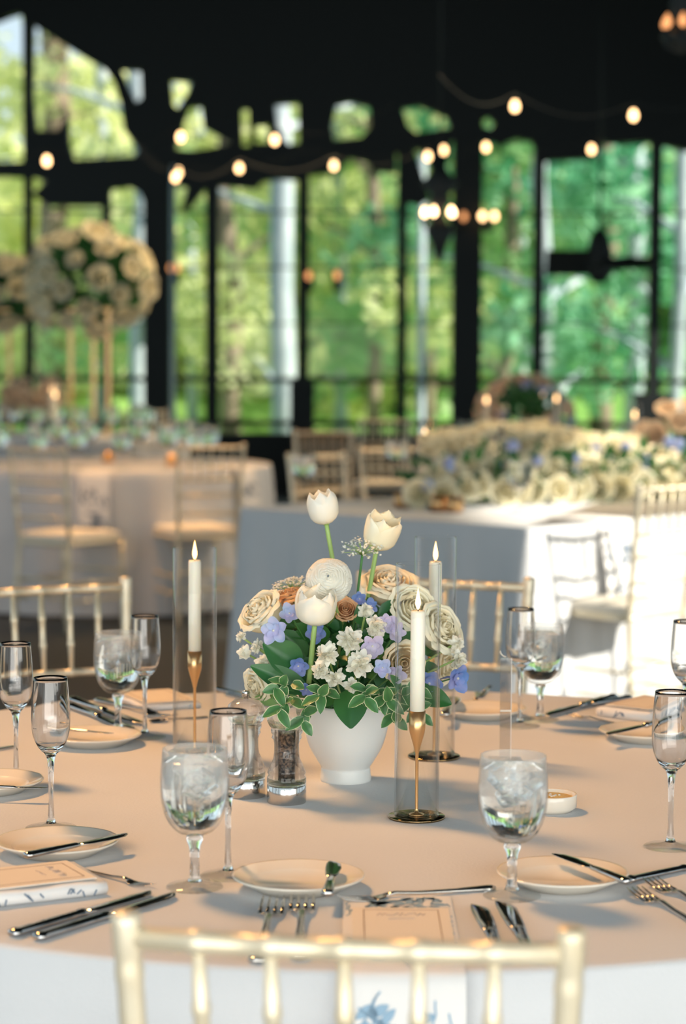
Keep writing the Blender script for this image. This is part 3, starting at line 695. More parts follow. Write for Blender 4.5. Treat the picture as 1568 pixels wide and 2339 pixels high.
# clear acrylic strip stand
t = thing('acrylic_stand', 'tall narrow clear acrylic strip standing behind the front right goblet', 'stand', tab(1154, 1735))
MB().box((0, 0, .0775), (.0165, .003, .151)).build('strip', thin_glass('smoky_clear_acrylic', (.86, .87, .88), 1.5, 2.2, .12), t, False)
MB().box((.0085, 0, .0775), (.0008, .0032, .151)).build('edge_glint', M['vase'], t, False)  # white strip standing in for the glint along the clear edge
MB().box((0, 0, .001), (.05, .04, .002)).build('foot', M['tube'], t, False)
MB().box((0, -.002, .074), (.0165, .001, .0025)).build('joint_line', M['china'], t, False)
pts = [(-.0075, -.001+.0*k, .153-.0+.006*math.cos(k*.5)) for k in range(2)]
MB().tube([(-.0085+.0095*(1-math.cos(a)), 0, .1545+.009-.009*math.sin(a)) for a in [0, .3, .6, .9, 1.2, 1.5]], .0009, 6).build('hook', M['china'], t)
# ================================================================== NAPKINS AND MENUS
def botanical(mb, origin, ux, uy, W_, L_, seed, mi, off, dens=1.0):
    """printed sprigs: stems and leaves laid on the cloth (ux,uy = surface axes)"""
    rr = random.Random(seed); nn = ux.cross(uy).normalized()*off
    def P(x, y): return origin+ux*x+uy*y+nn
    def inside(x, y): return abs(x) < W_/2-.002 and .002 < y < L_-.002
    def lf(x, y, a, l, w):
        pts = []
        for k in range(9): f = k/8; pts.append((f*l, w*math.sin(PI*f)**.8))
        for k in range(7, 0, -1): f = k/8; pts.append((f*l, -w*math.sin(PI*f)**.8))
        q = [(x+c[0]*math.cos(a)-c[1]*math.sin(a), y+c[0]*math.sin(a)+c[1]*math.cos(a)) for c in pts]
        if all(inside(*c) for c in q): mb.add([P(*c) for c in q], [tuple(range(len(q)))], mi)
    n_ = int(dens*W_*L_/.0016); sc_ = min(1, L_/.05+.15)
    for s_ in range(max(2, n_)):
        x = rr.uniform(-W_/2, W_/2); y = rr.uniform(0, L_); a = rr.uniform(.6, 2.5); pr = None
        for k in range(9):
            nx, ny = x+.007*math.cos(a), y+.007*math.sin(a); a += rr.gauss(0, .25)
            if inside(x, y) and inside(nx, ny):
                d = Vector((nx-x, ny-y)).normalized(); e = Vector((-d.y, d.x))*.0009
                mb.add([P(x+e.x, y+e.y), P(x-e.x, y-e.y), P(nx-e.x, ny-e.y), P(nx+e.x, ny+e.y)], [(0, 1, 2, 3)], mi)
                if k % 2: lf(nx, ny, a+rr.choice((-1, 1))*rr.uniform(.5, 1.1), rr.uniform(.012, .024)*sc_, rr.uniform(.0035, .0065)*sc_)
            x, y = nx, ny
def menu_card(p, rz, lab, w, l, z, script=True):
    t = thing('menu_card', lab, 'menu', (p.x, p.y, z), rz)
    MB().box((0, 0, .0006), (w, l, .0011)).build('card', M['paper'], t, False)
    fr = MB(); a, b = w/2-.012, l/2-.010
    for (cx, cy, sx, sy) in [(0, b, 2*a, .0009), (0, -b, 2*a, .0009), (a, 0, .0009, 2*b), (-a, 0, .0009, 2*b)]: fr.box((cx, cy, .0013), (sx, sy, .0002))
    fr.build('printed_border', M['line'], t, False)
    if script:
        sc = MB(); rr = random.Random(9)
        for row, (y0, x0, x1, hgt) in enumerate([(b-.020, -.026, .026, .0065), (b-.038, -.014, .014, .002)]):
            pts = []; x = x0
            while x < x1:
                pts.append((x, y0+hgt*math.sin(x*700+math.sin(x*300)*2)*rr.uniform(.4, 1), .0014)); x += .0012
            sc.tube(pts, .0005, 4)
        sc.build('handwritten_heading', M['script'], t)
# front napkin: lies on the table and hangs over its front edge
def ribbon(path, hw, origin, dirx, m_, lab, name='linen_napkin', pat=None, seed=1, th=.002):
    """path = [(along, z)] ; dirx = width axis; along axis = perpendicular toward the viewer"""
    dx = Vector(dirx).normalized(); dy = Vector((dx.y, -dx.x, 0))   # toward viewer for dx=+X
    mb = MB(); K = len(path)
    for sgn, flip in ((1, 0), (0, 1)):
        vs = []
        for k, (a, z) in enumerate(path):
            a2, z2 = path[min(k+1, K-1)]; a1, z1 = path[max(k-1, 0)]
            tx, tz = a2-a1, z2-z1; L = math.hypot(tx, tz) or 1; nx, nz = -tz/L, tx/L
            if nz < 0 and abs(nz) > .5: nx, nz = -nx, -nz
            if nx < 0: nx, nz = -nx, -nz
            if abs(nx) < .2: nx, nz = 0, 1
            for q in (-1, -.96, -.5, 0, .5, .96, 1):
                e = (1-.5*(abs(q) == 1))*th*sgn
                v = Vector(origin)+dx*q*hw+dy*(a+nx*e)+Vector((0, 0, z+nz*e)); vs.append(v)
        fs = [(k*7+i, k*7+i+1, (k+1)*7+i+1, (k+1)*7+i) for k in range(K-1) for i in range(6)]
        mb.add(vs, fs)
    return mb, dx, dy
o0 = Vector(TC); 
edge = TR+.012
npx = at(918, 2120, 2.2).x
yf = TC.y-math.sqrt(edge**2-(npx-TC.x)**2)         # front edge y at the napkin
path = [(0, TZ+.001)]
top_l = (tab(918, 2052).y-yf)
path = [(0, TZ+.001), (top_l*.5, TZ+.001), (top_l-.004, TZ+.001), (top_l+.003, TZ-.002), (top_l+.006, TZ-.010), (top_l+.020, TZ-.08), (top_l+.030, TZ-.16), (top_l+.036, TZ-.30)]
mb, dx, dy = ribbon(path, .060, (npx, yf+top_l, 0), (1, 0, 0), None, '')
og = Vector((npx, yf-.0085, TZ-.012)); uy = Vector((0, -.014, -.07)).normalized()
botanical(mb, og+Vector((0, 0, 0)), Vector((1, 0, 0)), uy, .118, .072, 3, 1, -.0012 if Vector((1, 0, 0)).cross(uy).y > 0 else .0012, 5.0)
uy2 = Vector((0, -.010, -.08)).normalized()
botanical(mb, Vector((npx, yf-.0225, TZ-.082)), Vector((1, 0, 0)), uy2, .118, .07, 8, 1, .0012, 5)
botanical(mb, Vector((npx-.0, yf+.004, TZ+.0032)), Vector((1, 0, 0)), Vector((0, 1, 0)), .118, top_l-.006, 5, 1, .0003, 2.0)
mb.build('linen_napkin', [M['napkin'], M['blue_ink']], None)
tag(bpy.data.objects['linen_napkin'], 'white napkin with pale blue sprigs, hanging over the front table edge', 'napkin')
menu_card(Vector((tab(920, 2130).x, yf+top_l*.5+.004, 0)), 0, 'cream menu card with handwritten heading on the front napkin', .104, min(top_l-.012, .17), TZ+.0042)
def folded_napkin(px, py, rz, w, l, h, lab, ink, seed, roll=.0):
    p = tab(px, py); t = thing('folded_napkin', lab, 'napkin', p, rz)
    mb = MB(); K = 16; out = []
    for i in range(K+1):
        a = -PI/2+PI*i/K; out.append((w/2-h/2+h/2*math.cos(a), h/2+h/2*math.sin(a)))
    out = out+[(-x, z) for x, z in reversed(out)]
    N = len(out); rows = 10; vs = []
    for j in range(rows+1):
        y = -l/2+l*j/rows; k = .92 if j in (0, rows) else 1
        for x, z in out: vs.append((x*(1 if k == 1 else .985), y, .0005+(z-h/2)*k+h/2+.0008*math.sin(j*1.3+x*90)*(z > h/2)))
    fs = [(j*N+i, j*N+(i+1) % N, (j+1)*N+(i+1) % N, (j+1)*N+i) for j in range(rows) for i in range(N)]
    fs += [tuple(range(N-1, -1, -1)), tuple(rows*N+i for i in range(N))]
    mb.add(vs, fs)
    # printed sprigs on the long sides and top
    botanical(mb, Vector((w/2-.0005+.0008, 0, .0)), Vector((0, 1, 0)), Vector((0, 0, 1)), l*.96, h, seed, 1, .0006, 22)
    botanical(mb, Vector((-w/2-.0003, 0, .0)), Vector((0, -1, 0)), Vector((0, 0, 1)), l*.96, h, seed+1, 1, .0006, 22)
    botanical(mb, Vector((0, -l/2, h+.0012)), Vector((1, 0, 0)), Vector((0, 1, 0)), w*.8, l*.97, seed+2, 1, .0004, 2)
    botanical(mb, Vector((0, -l/2-.0006, 0)), Vector((1, 0, 0)), Vector((0, 0, 1)), w*.9, h, seed+3, 1, .0006, 22)
    mb.build('linen', [M['napkin'], ink], t); return p, h
p, h = folded_napkin(42, 2040, math.radians(-62), .115, .17, .016, 'thick folded napkin with dark blue floral sides at the left edge', M['navy_ink'], 21)
menu_card(p, math.radians(-62), 'menu card on the thick left napkin, cropped by the edge', .094, .150, TZ+.0185)
p, h = folded_napkin(360, 1607, math.radians(25), .105, .15, .010, 'folded napkin behind the rear left flute', M['blue_ink'], 31)
menu_card(p, math.radians(25), 'cream menu card lying on the rear left folded napkin', .096, .140, TZ+.0125, False)
p, h = folded_napkin(1478, 1630, math.radians(-38), .105, .16, .016, 'rolled napkin at rear right beyond the long dark knife', M['navy_ink'], 41)
menu_card(p, math.radians(-38), 'menu card on the rear right folded napkin', .085, .13, TZ+.0185, False)
# blurred hanging napkins on the background tables
def hang_napkin(c, ndir, w, drop, lab):
    nd = Vector((*ndir, 0)).normalized(); tx = Vector((-nd.y, nd.x, 0)); mb = MB()
    prof = [(-.22, .004), (0.0, .004), (.014, -.004), (.022, -.04), (.055, -drop*.6), (.065, -drop)]
    for th in (0, .003):
        vs = []
        for a, z in prof:
            for q in (-1, -.3, .3, 1): vs.append(tuple(Vector(c)+nd*(a+th*.8)+tx*q*w/2+Vector((0, 0, z+th*.5))))
        mb.add(vs, [(k*4+i, k*4+i+1, (k+1)*4+i+1, (k+1)*4+i) for k in range(len(prof)-1) for i in range(3)])
    ux = tx if tx.x > 0 else -tx
    dn = (nd*.045+Vector((0, 0, -drop*.9))).normalized()
    off = .006 if ux.cross(dn).dot(nd) > 0 else -.006
    botanical(mb, Vector(c)+nd*.030+Vector((0, 0, -.06)), ux, dn, w*.96, drop-.08, 5, 1, off, 1.2)
    tag(mb.build('hanging_napkin', [M['napkin'], M['navy_ink']]), lab, 'napkin')
def on_circle(C, ang, r=.92): a = math.radians(ang); return (C.x+r*math.cos(a), C.y+r*math.sin(a), TZ), (math.cos(a), math.sin(a))
c, nd = on_circle(RT, -88); hang_napkin(c, nd, .16, .34, 'warm lit patterned napkin hanging off the round table, left of the orange railed chair')
c, nd = on_circle(RT, -32); hang_napkin(c, nd, .16, .30, 'patterned napkin on the right shoulder of the background round table')
pc = HC+db*.50; hang_napkin((pc.x, pc.y, TZ), (-da.x, -da.y), .20, .36, 'patterned napkin hanging in full sun on the head table side')
# ================================================================== CENTREPIECE
V = tab(790, 1782)
t = thing('pedestal_vase', 'white footed ceramic vase holding the central flower arrangement', 'vase', V)
vo = bez([(.0355, 0), (.0362, .004), (.0350, .016), (.0345, .020), (.041, .030), (.052, .050), (.0600, .078), (.0640, .112)], 5)
vi = bez([(.0615, .112), (.0575, .078), (.048, .050), (.030, .030), (.0001, .026)], 5)
MB().shell([(0, 0)]+vo, vi, 72).build('vase', M['vase'], t)
VT = V+Vector((0, 0, .10))
def interp(tb, v):
    k = v*(len(tb)-1); i = min(int(k), len(tb)-2); return tb[i]+(tb[i+1]-tb[i])*(k-i)
def cup(mb, X, th0, span, R, H, pr, pz, pw, ruff, rr, nu=8, nv=9, mi=0):
    ph = rr.uniform(0, 6.28); k1 = rr.uniform(.8, 1.2)
    def fn(u, v):
        q = 2*u-1; w = interp(pw, v); th = th0+q*span*w
        r = R*interp(pr, v)*(1-.04*q*q)+ruff*R*v*v*math.sin(q*7*k1+ph)+.02*R*math.sin(ph+v*5)
        z = H*(interp(pz, v)-.10*q*q*v)+ruff*R*.5*v*v*math.sin(q*5+ph*2)
        return (r*math.cos(th), r*math.sin(th), z)
    mb.grid(fn, nu, nv, mi, X)
def tulip(mb, X, R, H, op, rr):
    for lay in (0, 1):
        for k in range(3):
            cup(mb, X, k*2*PI/3+lay*PI/3, 1.12, R*(1 if lay == 0 else .88), H*(1 if lay == 0 else 1.02),
                [.10, .62, .92, 1.0, .98+op*.3, .90+op, .80+op*2.0], [0, .06, .26, .50, .72, .90, 1.0], [.4, .8, .98, 1.0, .92, .66, .16], .05, rr)
def rose(mb, X, R, H, rr, layers=6, nu=7, nv=7, open_=1.0):
    for k in range(layers):
        f = k/(layers-1); n_ = 3+int(k*.4); Rk = R*(.16+.70*f); off = rr.uniform(0, 6.28)
        for j in range(n_):
            lip = open_*f
            cup(mb, X, off+j*2*PI/n_, (PI/n_)*1.45, Rk*rr.uniform(.95, 1.08), H*(1.0-.16*f*f)*rr.uniform(.94, 1.05),
                [.12, .62, .90, 1.0, 1.0+.04*lip, .92+.22*lip, .82+.50*lip], [0, .08, .30, .58, .82, .98, .96+.03*(1-lip)-.10*lip], [.55, .88, 1, 1, 1, .88, .55], .025+.02*f, rr, nu, nv)
def ranunculus(mb, X, R, rr, layers=12):
    """tightly packed dome: overlapping petal edges step outwards ring after ring"""
    NP, NA = 150, 110; ph = [rr.uniform(0, 6.28) for _ in range(40)]
    def fn(u, v):
        th = u*2*PI; po = math.radians(3+127*v)
        t = v*15*(1.25-.25*v)+.42*math.sin(2*th+ph[0])+.30*math.sin(3*th+ph[1]+v*9)+.18*math.sin(7*th+ph[2]+v*14)
        k = math.floor(t); sw = t-k
        r = R*(.955-.060*sw**.7+.05*(1-sw)*.5*(1+math.sin(3*th+ph[int(k) % 40]))+.012*math.sin(5*th+ph[3]))
        return (r*math.sin(po)*math.cos(th), r*math.sin(po)*math.sin(th), r*math.cos(po)*.78)
    mb.grid(fn, NA, NP, 0, X)
def floret(mb, X, R, rr, n_=5, nu=4, nv=5, mi=0, lift=.35):
    for k in range(n_):
        a = k*2*PI/n_+rr.uniform(-.15, .15); L = R*rr.uniform(.85, 1.1); li = lift*rr.uniform(.5, 1.4); cw = rr.uniform(.36, .50)
        def fn(u, v, a=a, L=L, li=li, cw=cw):
            q = 2*u-1; w = math.sin(PI*(.08+.86*v))**.8*cw*L; x = L*(.06+.94*v); y = q*w; z = li*L*v*v*.6+.25*abs(q)*w+.05*L*math.sin(6*v+k)
            return (x*math.cos(a)-y*math.sin(a), x*math.sin(a)+y*math.cos(a), z)
        mb.grid(fn, nu, nv, mi, X)
def leafmesh(mb, X, L, Wd, fold=.35, bend=.3, nu=6, nv=10, mi=0, wave=0.0):
    def fn(u, v):
        q = 2*u-1; w = Wd*math.sin(PI*min(1, v*.97+.015))**.75*(1-.25*v)
        return (q*w, L*v, abs(q)*w*fold-bend*L*v*v+wave*Wd*math.sin(v*14)*q*q)
    mb.grid(fn, nu, nv, mi, X, uvfn=lambda u, v: (max(abs(2*u-1), .25+1.5*(v-.75) if v > .75 else 0, ), v))
def leafX(p, d, up=(0, -1, .3), spin=0):
    """frame: +Y along d, +Z near up"""
    y = Vector(d).normalized(); z = Vector(up); z = (z-y*z.dot(y)).normalized(); x = y.cross(z)
    m = Matrix((( x.x, y.x, z.x, p[0]), (x.y, y.y, z.y, p[1]), (x.z, y.z, z.z, p[2]), (0, 0, 0, 1)))
    return m @ Matrix.Rotation(spin, 4, 'Y')
def stem(root, a, b, r, m_, bend=(0, 0, 0), name='stem'):
    a, b = Vector(a), Vector(b); mid = (a+b)/2+Vector(bend)
    pts = [(a*(1-t)**2+mid*2*t*(1-t)+b*t*t)-root.location for t in [i/8 for i in range(9)]]
    return MB().tube(pts, r, 8).build(name, m_, root)
fr = random.Random(11)
def flower(kind, name, cat, px, py, Y, R, face, m_, lab, stemm='stem', st=True, sr=.0022, H=None, op=0, to=None, bend=(0, 0, 0), layers=6):
    p = at(px, py, Y); d = Vector(face).normalized()
    H = H or R*1.5
    base = p-d*(H*.5 if kind != 'ranunculus' else 0)
    t = thing(name, lab, cat, base); X = toward(d, fr.uniform(0, 6)); mb = MB()
    if kind == 'tulip': tulip(mb, X, R, H, op, fr)
    elif kind == 'rose': rose(mb, X, R, H, fr, layers)
    elif kind == 'ranunculus': ranunculus(mb, X, R, fr)
    mb.build('petals', m_, t)
    if kind in ('tulip', 'rose'):
        MB().lathe([(0, -.002), (.004, -.001), (R*.35, H*.05), (R*.3, H*.1), (0, H*.12)], 12, X).build('receptacle', M[stemm], t)
    if kind == 'ranunculus': MB().lathe([(0, -.001), (R*.10, 0), (R*.12, R*.06), (0, R*.1)], 12, X @ Matrix.Translation((0, 0, R*.12))).build('green_heart', M['stem'], t)
    if st: stem(t, base, to if to is not None else VT+Vector((fr.uniform(-.03, .03), fr.uniform(-.03, .03), -.02)), sr, M[stemm], bend)
    return t
flower('tulip', 'tulip', 'flower', 738, 1160, 3.06, .0225, (-.22, -.12, 1), M['white'], 'topmost white tulip on a long leaning stem', H=.047, op=-.02, sr=.0032, to=at(790, 1420, 3.08), bend=(-.004, 0, .01))
flower('tulip', 'tulip', 'flower', 872, 1216, 3.05, .0250, (.28, -.30, 1), M['creamw'], 'open white tulip at upper right above the lacy umbel', H=.052, op=.10, sr=.0032, to=at(832, 1420, 3.07))
flower('tulip', 'tulip', 'flower', 722, 1386, 2.93, .0285, (.06, -.25, 1), M['white'], 'wide open white tulip below the ruffled ranunculus', H=.050, op=.03, sr=.0036, to=at(706, 1560, 2.95))
flower('ranunculus', 'ranunculus', 'flower', 752, 1326, 2.97, .0325, (-.05, -.93, .36), M['white'], 'round many petalled white ranunculus facing the camera', to=at(790, 1470, 3.05))
flower('rose', 'rose', 'flower', 603, 1402, 3.00, .034, (-.62, -.38, .62), M['creamw'], 'cream garden rose leaning out at the left, peach edged', H=.042, layers=7)
flower('rose', 'rose', 'flower', 668, 1372, 3.07, .028, (-.25, -.2, 1), M['peach'], 'soft peach rose behind the left cream rose', H=.036)
flower('rose', 'rose', 'flower', 890, 1345, 3.09, .038, (.1, -.45, .9), M['cream'], 'large cream peach rose at right behind the tulip stems', H=.046, layers=7)
flower('rose', 'rose', 'flower', 940, 1392, 3.06, .034, (.35, -.8, .4), M['creamw'], 'cream rose seen through the front glass cylinder', H=.040, layers=7)
flower('rose', 'rose', 'flower', 1000, 1440, 3.05, .037, (.62, -.55, .42), M['creamw'], 'big ivory rose on the right flank, beside the candle', H=.044, layers=7)
flower('rose', 'rose', 'flower', 920, 1515, 2.98, .027, (.2, -.95, .1), M['cream'], 'small cream rose low at right behind the taper', H=.034)
flower('rose', 'rose', 'flower', 596, 1562, 2.99, .025, (-.6, -.5, -.25), M['creamw'], 'white rose drooping at lower left above the table', H=.036)
flower('rose', 'rose', 'flower', 789, 1395, 3.02, .017, (.1, -.8, .5), M['peach'], 'little peach brown blossom in the centre', H=.022)
flower('rose', 'rose', 'flower', 1010, 1520, 3.10, .026, (.7, -.5, .0), M['creamw'], 'cream rose at lower right behind blue blossoms', H=.034)
# umbels
def umbel(px, py, Y, R, face, lab, to):
    p = at(px, py, Y); t = thing('lace_umbel', lab, 'flower', p); d = Vector(face).normalized(); X = toward(d); mb = MB(); fl = MB()
    for k in range(26):
        q = math.sqrt((k+.5)/26)*R; a = k*2.4; e = Vector((q*math.cos(a), q*math.sin(a), R*.55*(1-.5*(q/R)**2)))
        mb.tube([X @ Vector((0, 0, 0)), X @ (e*.6+Vector((0, 0, R*.08))), X @ e], .00045, 5)
        for j in range(7):
            o = Vector((fr.gauss(0, .0022), fr.gauss(0, .0022), fr.gauss(.0012, .001)))
            floret(fl, Matrix.Translation(X @ (e+o)) @ toward(d+Vector((fr.gauss(0, .4), fr.gauss(0, .4), fr.gauss(0, .4)))), .0019, fr, 5, 1, 2)
    mb.build('rays', M['stem'], t); fl.build('florets', M['white'], t); stem(t, p, to, .0018, M['stemdark'])
umbel(828, 1268, 3.03, .030, (.05, -.35, .9), 'lacy white umbel on a dark green stem under the open tulip', at(806, 1450, 3.05))
umbel(668, 1350, 3.10, .028, (-.2, -.2, .95), 'lacy white umbel above the left peach rose', VT)
# stock blossoms
def stock(px, py, Y, R, face, lab, cnt=1, m_='white', to=None):
    p = at(px, py, Y); t = thing('stock_blossom', lab, 'flower', p); mb = MB(); X = toward(face)
    for k in range(14):
        f = k/13; d = Vector((fr.gauss(0, .7), fr.gauss(0, .7), 1.0-.6*f)).normalized()
        floret(mb, X @ Matrix.Translation(d*R*.28) @ toward(d, fr.uniform(0, 6)), R*fr.uniform(.5, .75), fr, 4, 4, 4, 0, .9)
    mb.build('petals', M[m_], t); stem(t, p, to if to is not None else VT, .0014, M['stem'])
for a in [(800, 1460, 2.90, .0200, (0, -1, .3), 'ruffled white stock blossom in the middle of the bouquet'), (836, 1396, 2.95, .0125, (.1, -.8, .5), 'small white stock bud near the tulip stems'),
          (858, 1432, 2.93, .0180, (.3, -1, .2), 'white stock blossom right of the middle one'), (748, 1495, 2.89, .0185, (-.2, -1, .1), 'white stock blossom right of the lower tulip stem'),
          (822, 1515, 2.88, .0200, (.2, -1, .0), 'white stock blossom above the variegated leaves'), (765, 1545, 2.89, .0150, (-.1, -1, -.2), 'lowest white stock blossom above the hanging leaf'),
          (735, 1530, 2.90, .0160, (-.3, -1, 0), 'white stock blossom low left of centre'), (562, 1492, 2.98, .0125, (-.7, -.6, .2), 'tiny white blossom at the far left tip'),
          (592, 1480, 2.97, .0130, (-.5, -.7, .4), 'small white blossom above the left drooping rose'), (603, 1512, 2.95, .0130, (-.4, -.8, .1), 'small white blossom beside the broad left leaf'),
          (552, 1455, 3.0, .0090, (-.8, -.4, .5), 'greenish bud sticking out at far left'), (1040, 1470, 3.03, .0140, (.8, -.5, .3), 'white stock blossom at the far right side'), (1046, 1505, 3.02, .0150, (.8, -.5, 0), 'white stock blossom above the right blue delphinium'),
          (805, 1565, 2.89, .012, (0, -1, -.3), 'cream white blossom tucked among variegated leaves')]: stock(*a)
# blue flowers
def delph(px, py, Y, R, face, m_, lab, cnt=3):
    p = at(px, py, Y); t = thing('delphinium', lab, 'flower', p); mb = MB(); ce = MB(); X = toward(face, fr.uniform(0, 6))
    floret(mb, X, R, fr, 5, 5, 6, 0, .5); floret(mb, X @ Matrix.Translation((0, 0, R*.12)), R*.55, fr, 4, 4, 4, 0, .8)
    mb.tube([X @ Vector((0, 0, 0)), X @ Vector((0, R*.2, -R*.7)), X @ Vector((0, R*.55, -R*1.2))], [R*.12, R*.08, R*.03], 6)
    mb.build('petals', M[m_], t); ce.lathe([(0, 0), (R*.1, R*.05), (R*.08, R*.22), (0, R*.26)], 8, X); ce.build('eye', M['white'], t)
    stem(t, p+Vector((0, .004, 0)), VT, .0010, M['stemdark'])
for a in [(627, 1440, 2.93, .0200, (-.35, -.9, .1), 'paleblue', 'pale blue delphinium beneath the left cream rose'), (662, 1402, 2.96, .0150, (-.1, -.9, .4), 'paleblue', 'pale blue delphinium left of the open tulip'),
          (721, 1445, 2.98, .0170, (.1, -.9, .2), 'blue', 'deep blue delphinium behind the lower tulip stem'), (682, 1520, 2.94, .0150, (0, -1, -.2), 'blue', 'blue delphinium by the broad left leaf'),
          (852, 1476, 2.90, .0180, (-.1, -1, .1), 'lilac', 'lilac blue delphinium left of the front taper'), (882, 1425, 2.93, .0160, (.2, -.9, .3), 'lilac', 'lilac delphinium behind the front glass cylinder edge'),
          (905, 1445, 2.93, .0150, (.4, -.9, .1), 'lilac', 'lilac delphinium right beside the candle flame'), (980, 1560, 3.00, .0200, (.2, -1, -.1), 'blue', 'blue delphinium right of the front taper base'),
          (1043, 1548, 3.00, .0210, (.6, -.7, -.2), 'blue', 'bright blue delphinium at the lower right tip'), (822, 1368, 3.03, .0110, (0, -1, .2), 'blue', 'small deep blue bloom between tulip stems'),
          (848, 1384, 3.03, .0110, (.2, -1, .2), 'blue', 'small blue bloom right of the tulip stems'), (874, 1525, 2.88, .0125, (.1, -1, .1), 'paleblue', 'tiny sky blue star flower above the variegated sprigs'),
          (905, 1540, 2.90, .0140, (.2, -1, 0), 'lilac', 'pale lilac bloom left of the front taper'), (700, 1575, 2.93, .010, (0, -1, -.2), 'blue', 'small blue bloom low among the leaves')]: delph(*a)
# leaves: broad ones are things of their own
def big_leaf(a, b, Wd, m_, lab, Y0, Y1, up=(0, -1, .35), fold=.3, bend=.12):
    p0, p1 = at(*a, Y0), at(*b, Y1); L = (p1-p0).length; t = thing('broad_leaf', lab, 'leaf', p0)
    mb = MB(); leafmesh(mb, leafX((0, 0, 0), p1-p0, up), L, Wd, fold, bend, 8, 14); mb.build('blade', M[m_], t)
    stem(t, p0, p0.lerp(VT, .8), .0011, M['stemdark'], name='stalk')
for a in [((690, 1528), (606, 1470), .026, 'leaf', 'broad glossy green leaf at left beneath the blue blossoms', 2.95, 2.93), ((706, 1580), (578, 1520), .019, 'leaf', 'long dark leaf reaching lower left over the drooping rose', 2.94, 2.92),
          ((690, 1570), (575, 1598), .020, 'leaflight', 'light green underside leaf at lower left above the salt mill', 2.96, 2.98), ((800, 1575), (802, 1660), .026, 'leaf', 'dark heart shaped leaf hanging over the vase rim', 2.93, 2.90),
          ((955, 1580), (1030, 1606), .017, 'leaf', 'dark pointed leaf at lower right behind the cylinder', 3.0, 2.98), ((760, 1580), (722, 1612), .016, 'leaf', 'short dark leaf over the left vase rim', 2.94, 2.91),
          ((950, 1560), (975, 1612), .018, 'leaf', 'green leaf seen through the front cylinder, right of the taper', 3.0, 2.97), ((740, 1440), (762, 1380), .018, 'leaf', 'upright dark leaf behind the lower tulip', 3.04, 3.02),
          ((700, 1500), (640, 1440), .020, 'leaf', 'dark leaf behind the pale blue delphinium', 3.0, 2.99), ((690, 1600), (700, 1655), .012, 'leaf', 'narrow dark leaf drooping left of the vase', 2.95, 2.93)]:
    big_leaf(a[0], a[1], a[2], a[3], a[4], a[5], a[6])
def sprig(px, py, Y, d, n_, L, lab):
    p = at(px, py, Y); t = thing('variegated_sprig', lab, 'foliage', p); mb = MB(); dd = Vector(d).normalized()
    MB().tube([VT-p, (VT-p)*.3+dd*.005, dd*L*1.2], .0008, 5).build('stem', M['stemdark'], t)
    for k in range(n_):
        f = k/(n_-1); q = dd*L*1.1*f; a = k*2.4; sd = Vector((math.cos(a), -.5+.4*math.sin(a*1.3), math.sin(a)))
        l = MB(); leafmesh(l, leafX(tuple(q), dd*.5+sd*.9, (0, -1, .5+fr.uniform(-.4, .4)), fr.uniform(-.3, .3)), .026*fr.uniform(.8, 1.2), .0085, .25, .25, 6, 8, 0, .12)
        l.build('leaf', M['varleaf'], t)
for a in [(668, 1560, 2.91, (-.5, -.4, -.1), 6, .026, 'cream edged sprig left of centre under the broad leaf'), (664, 1596, 2.90, (-.4, -.5, -.3), 6, .024, 'cream edged sprig above the pepper mill'),
          (700, 1600, 2.92, (-.1, -.4, -.6), 6, .028, 'cream edged sprig over the left vase rim'), (742, 1578, 2.90, (-.2, -.6, -.1), 5, .022, 'cream edged sprig at the front of the vase rim'),
          (862, 1578, 2.88, (.3, -.6, -.2), 7, .030, 'cream edged sprig right of the hanging leaf'), (885, 1600, 2.90, (.3, -.4, -.6), 7, .030, 'cream edged sprig drooping over the right vase rim'),
          (905, 1575, 2.91, (.6, -.4, .1), 6, .028, 'cream edged sprig behind the front cylinder'), (835, 1570, 2.87, (0, -.7, -.3), 6, .024, 'cream edged sprig above the hanging leaf'), (925, 1600, 2.94, (.5, -.3, -.4), 6, .026, 'cream edged sprig touching the front taper in view')]: sprig(*a)
# inner filler foliage, uncountable
mb = MB(); CV = at(795, 1500, 3.06)
for _ in range(420):
    d = Vector((fr.gauss(0, 1), fr.gauss(0, 1), fr.gauss(0, 1))).normalized()*(fr.random()**.45); q = Vector((d.x*.105, d.y*.090, d.z*.075 if d.z > 0 else d.z*.050))
    if q.z < -.03 and math.hypot(q.x, q.y) > .09: q *= .8
    leafmesh(mb, leafX(tuple(q), d+Vector((fr.gauss(0, .4), fr.gauss(0, .4), fr.gauss(0, .4))), (fr.gauss(0, .5), -1, .5)), fr.uniform(.022, .036), fr.uniform(.006, .011), .3, .3, 2, 4)
o = mb.build('filler_foliage', M['leaf']); o.location = CV; tag(o, 'dark green filler leaves inside the central arrangement', 'foliage'); o['kind'] = 'stuff'
# ================================================================== BACKGROUND TABLEWARE AND FLOWERS
t = thing('background_goblet', 'x', 'glass'); g, w = goblet_parts(16, 2); g[0].build('bowl', M['tube'], t); g[1].build('foot', M['tube'], t); g[2].build('stem', M['tube'], t); w.build('water', M['water'], t)
bgob = Placer(t)
def tab_ring(C, n_, r, a0, lab, grp, sc=1.0, skip=()):
    for k in range(n_):
        if k in skip: continue
        a = a0+k*2*PI/n_+rnd.uniform(-.1, .1); q = r+rnd.uniform(-.05, .05)
        bgob((C.x+q*math.cos(a), C.y+q*math.sin(a), TZ), 0, lab, grp, scale=sc*rnd.uniform(1.0, 1.25))
tab_ring(RT, 16, .62, .2, 'blurred clear goblet on the left background round table', 'goblets on the left round table', 1.25)
tab_ring(RT2, 14, .60, .1, 'distant clear glass under the tall flower stands', 'goblets on the far left table', 1.25)
tab_ring(RT3, 10, .62, .3, 'distant clear glass behind the low flower garland', 'goblets on the far right table', 1.1)
def T(px, py): return tab(px, py)
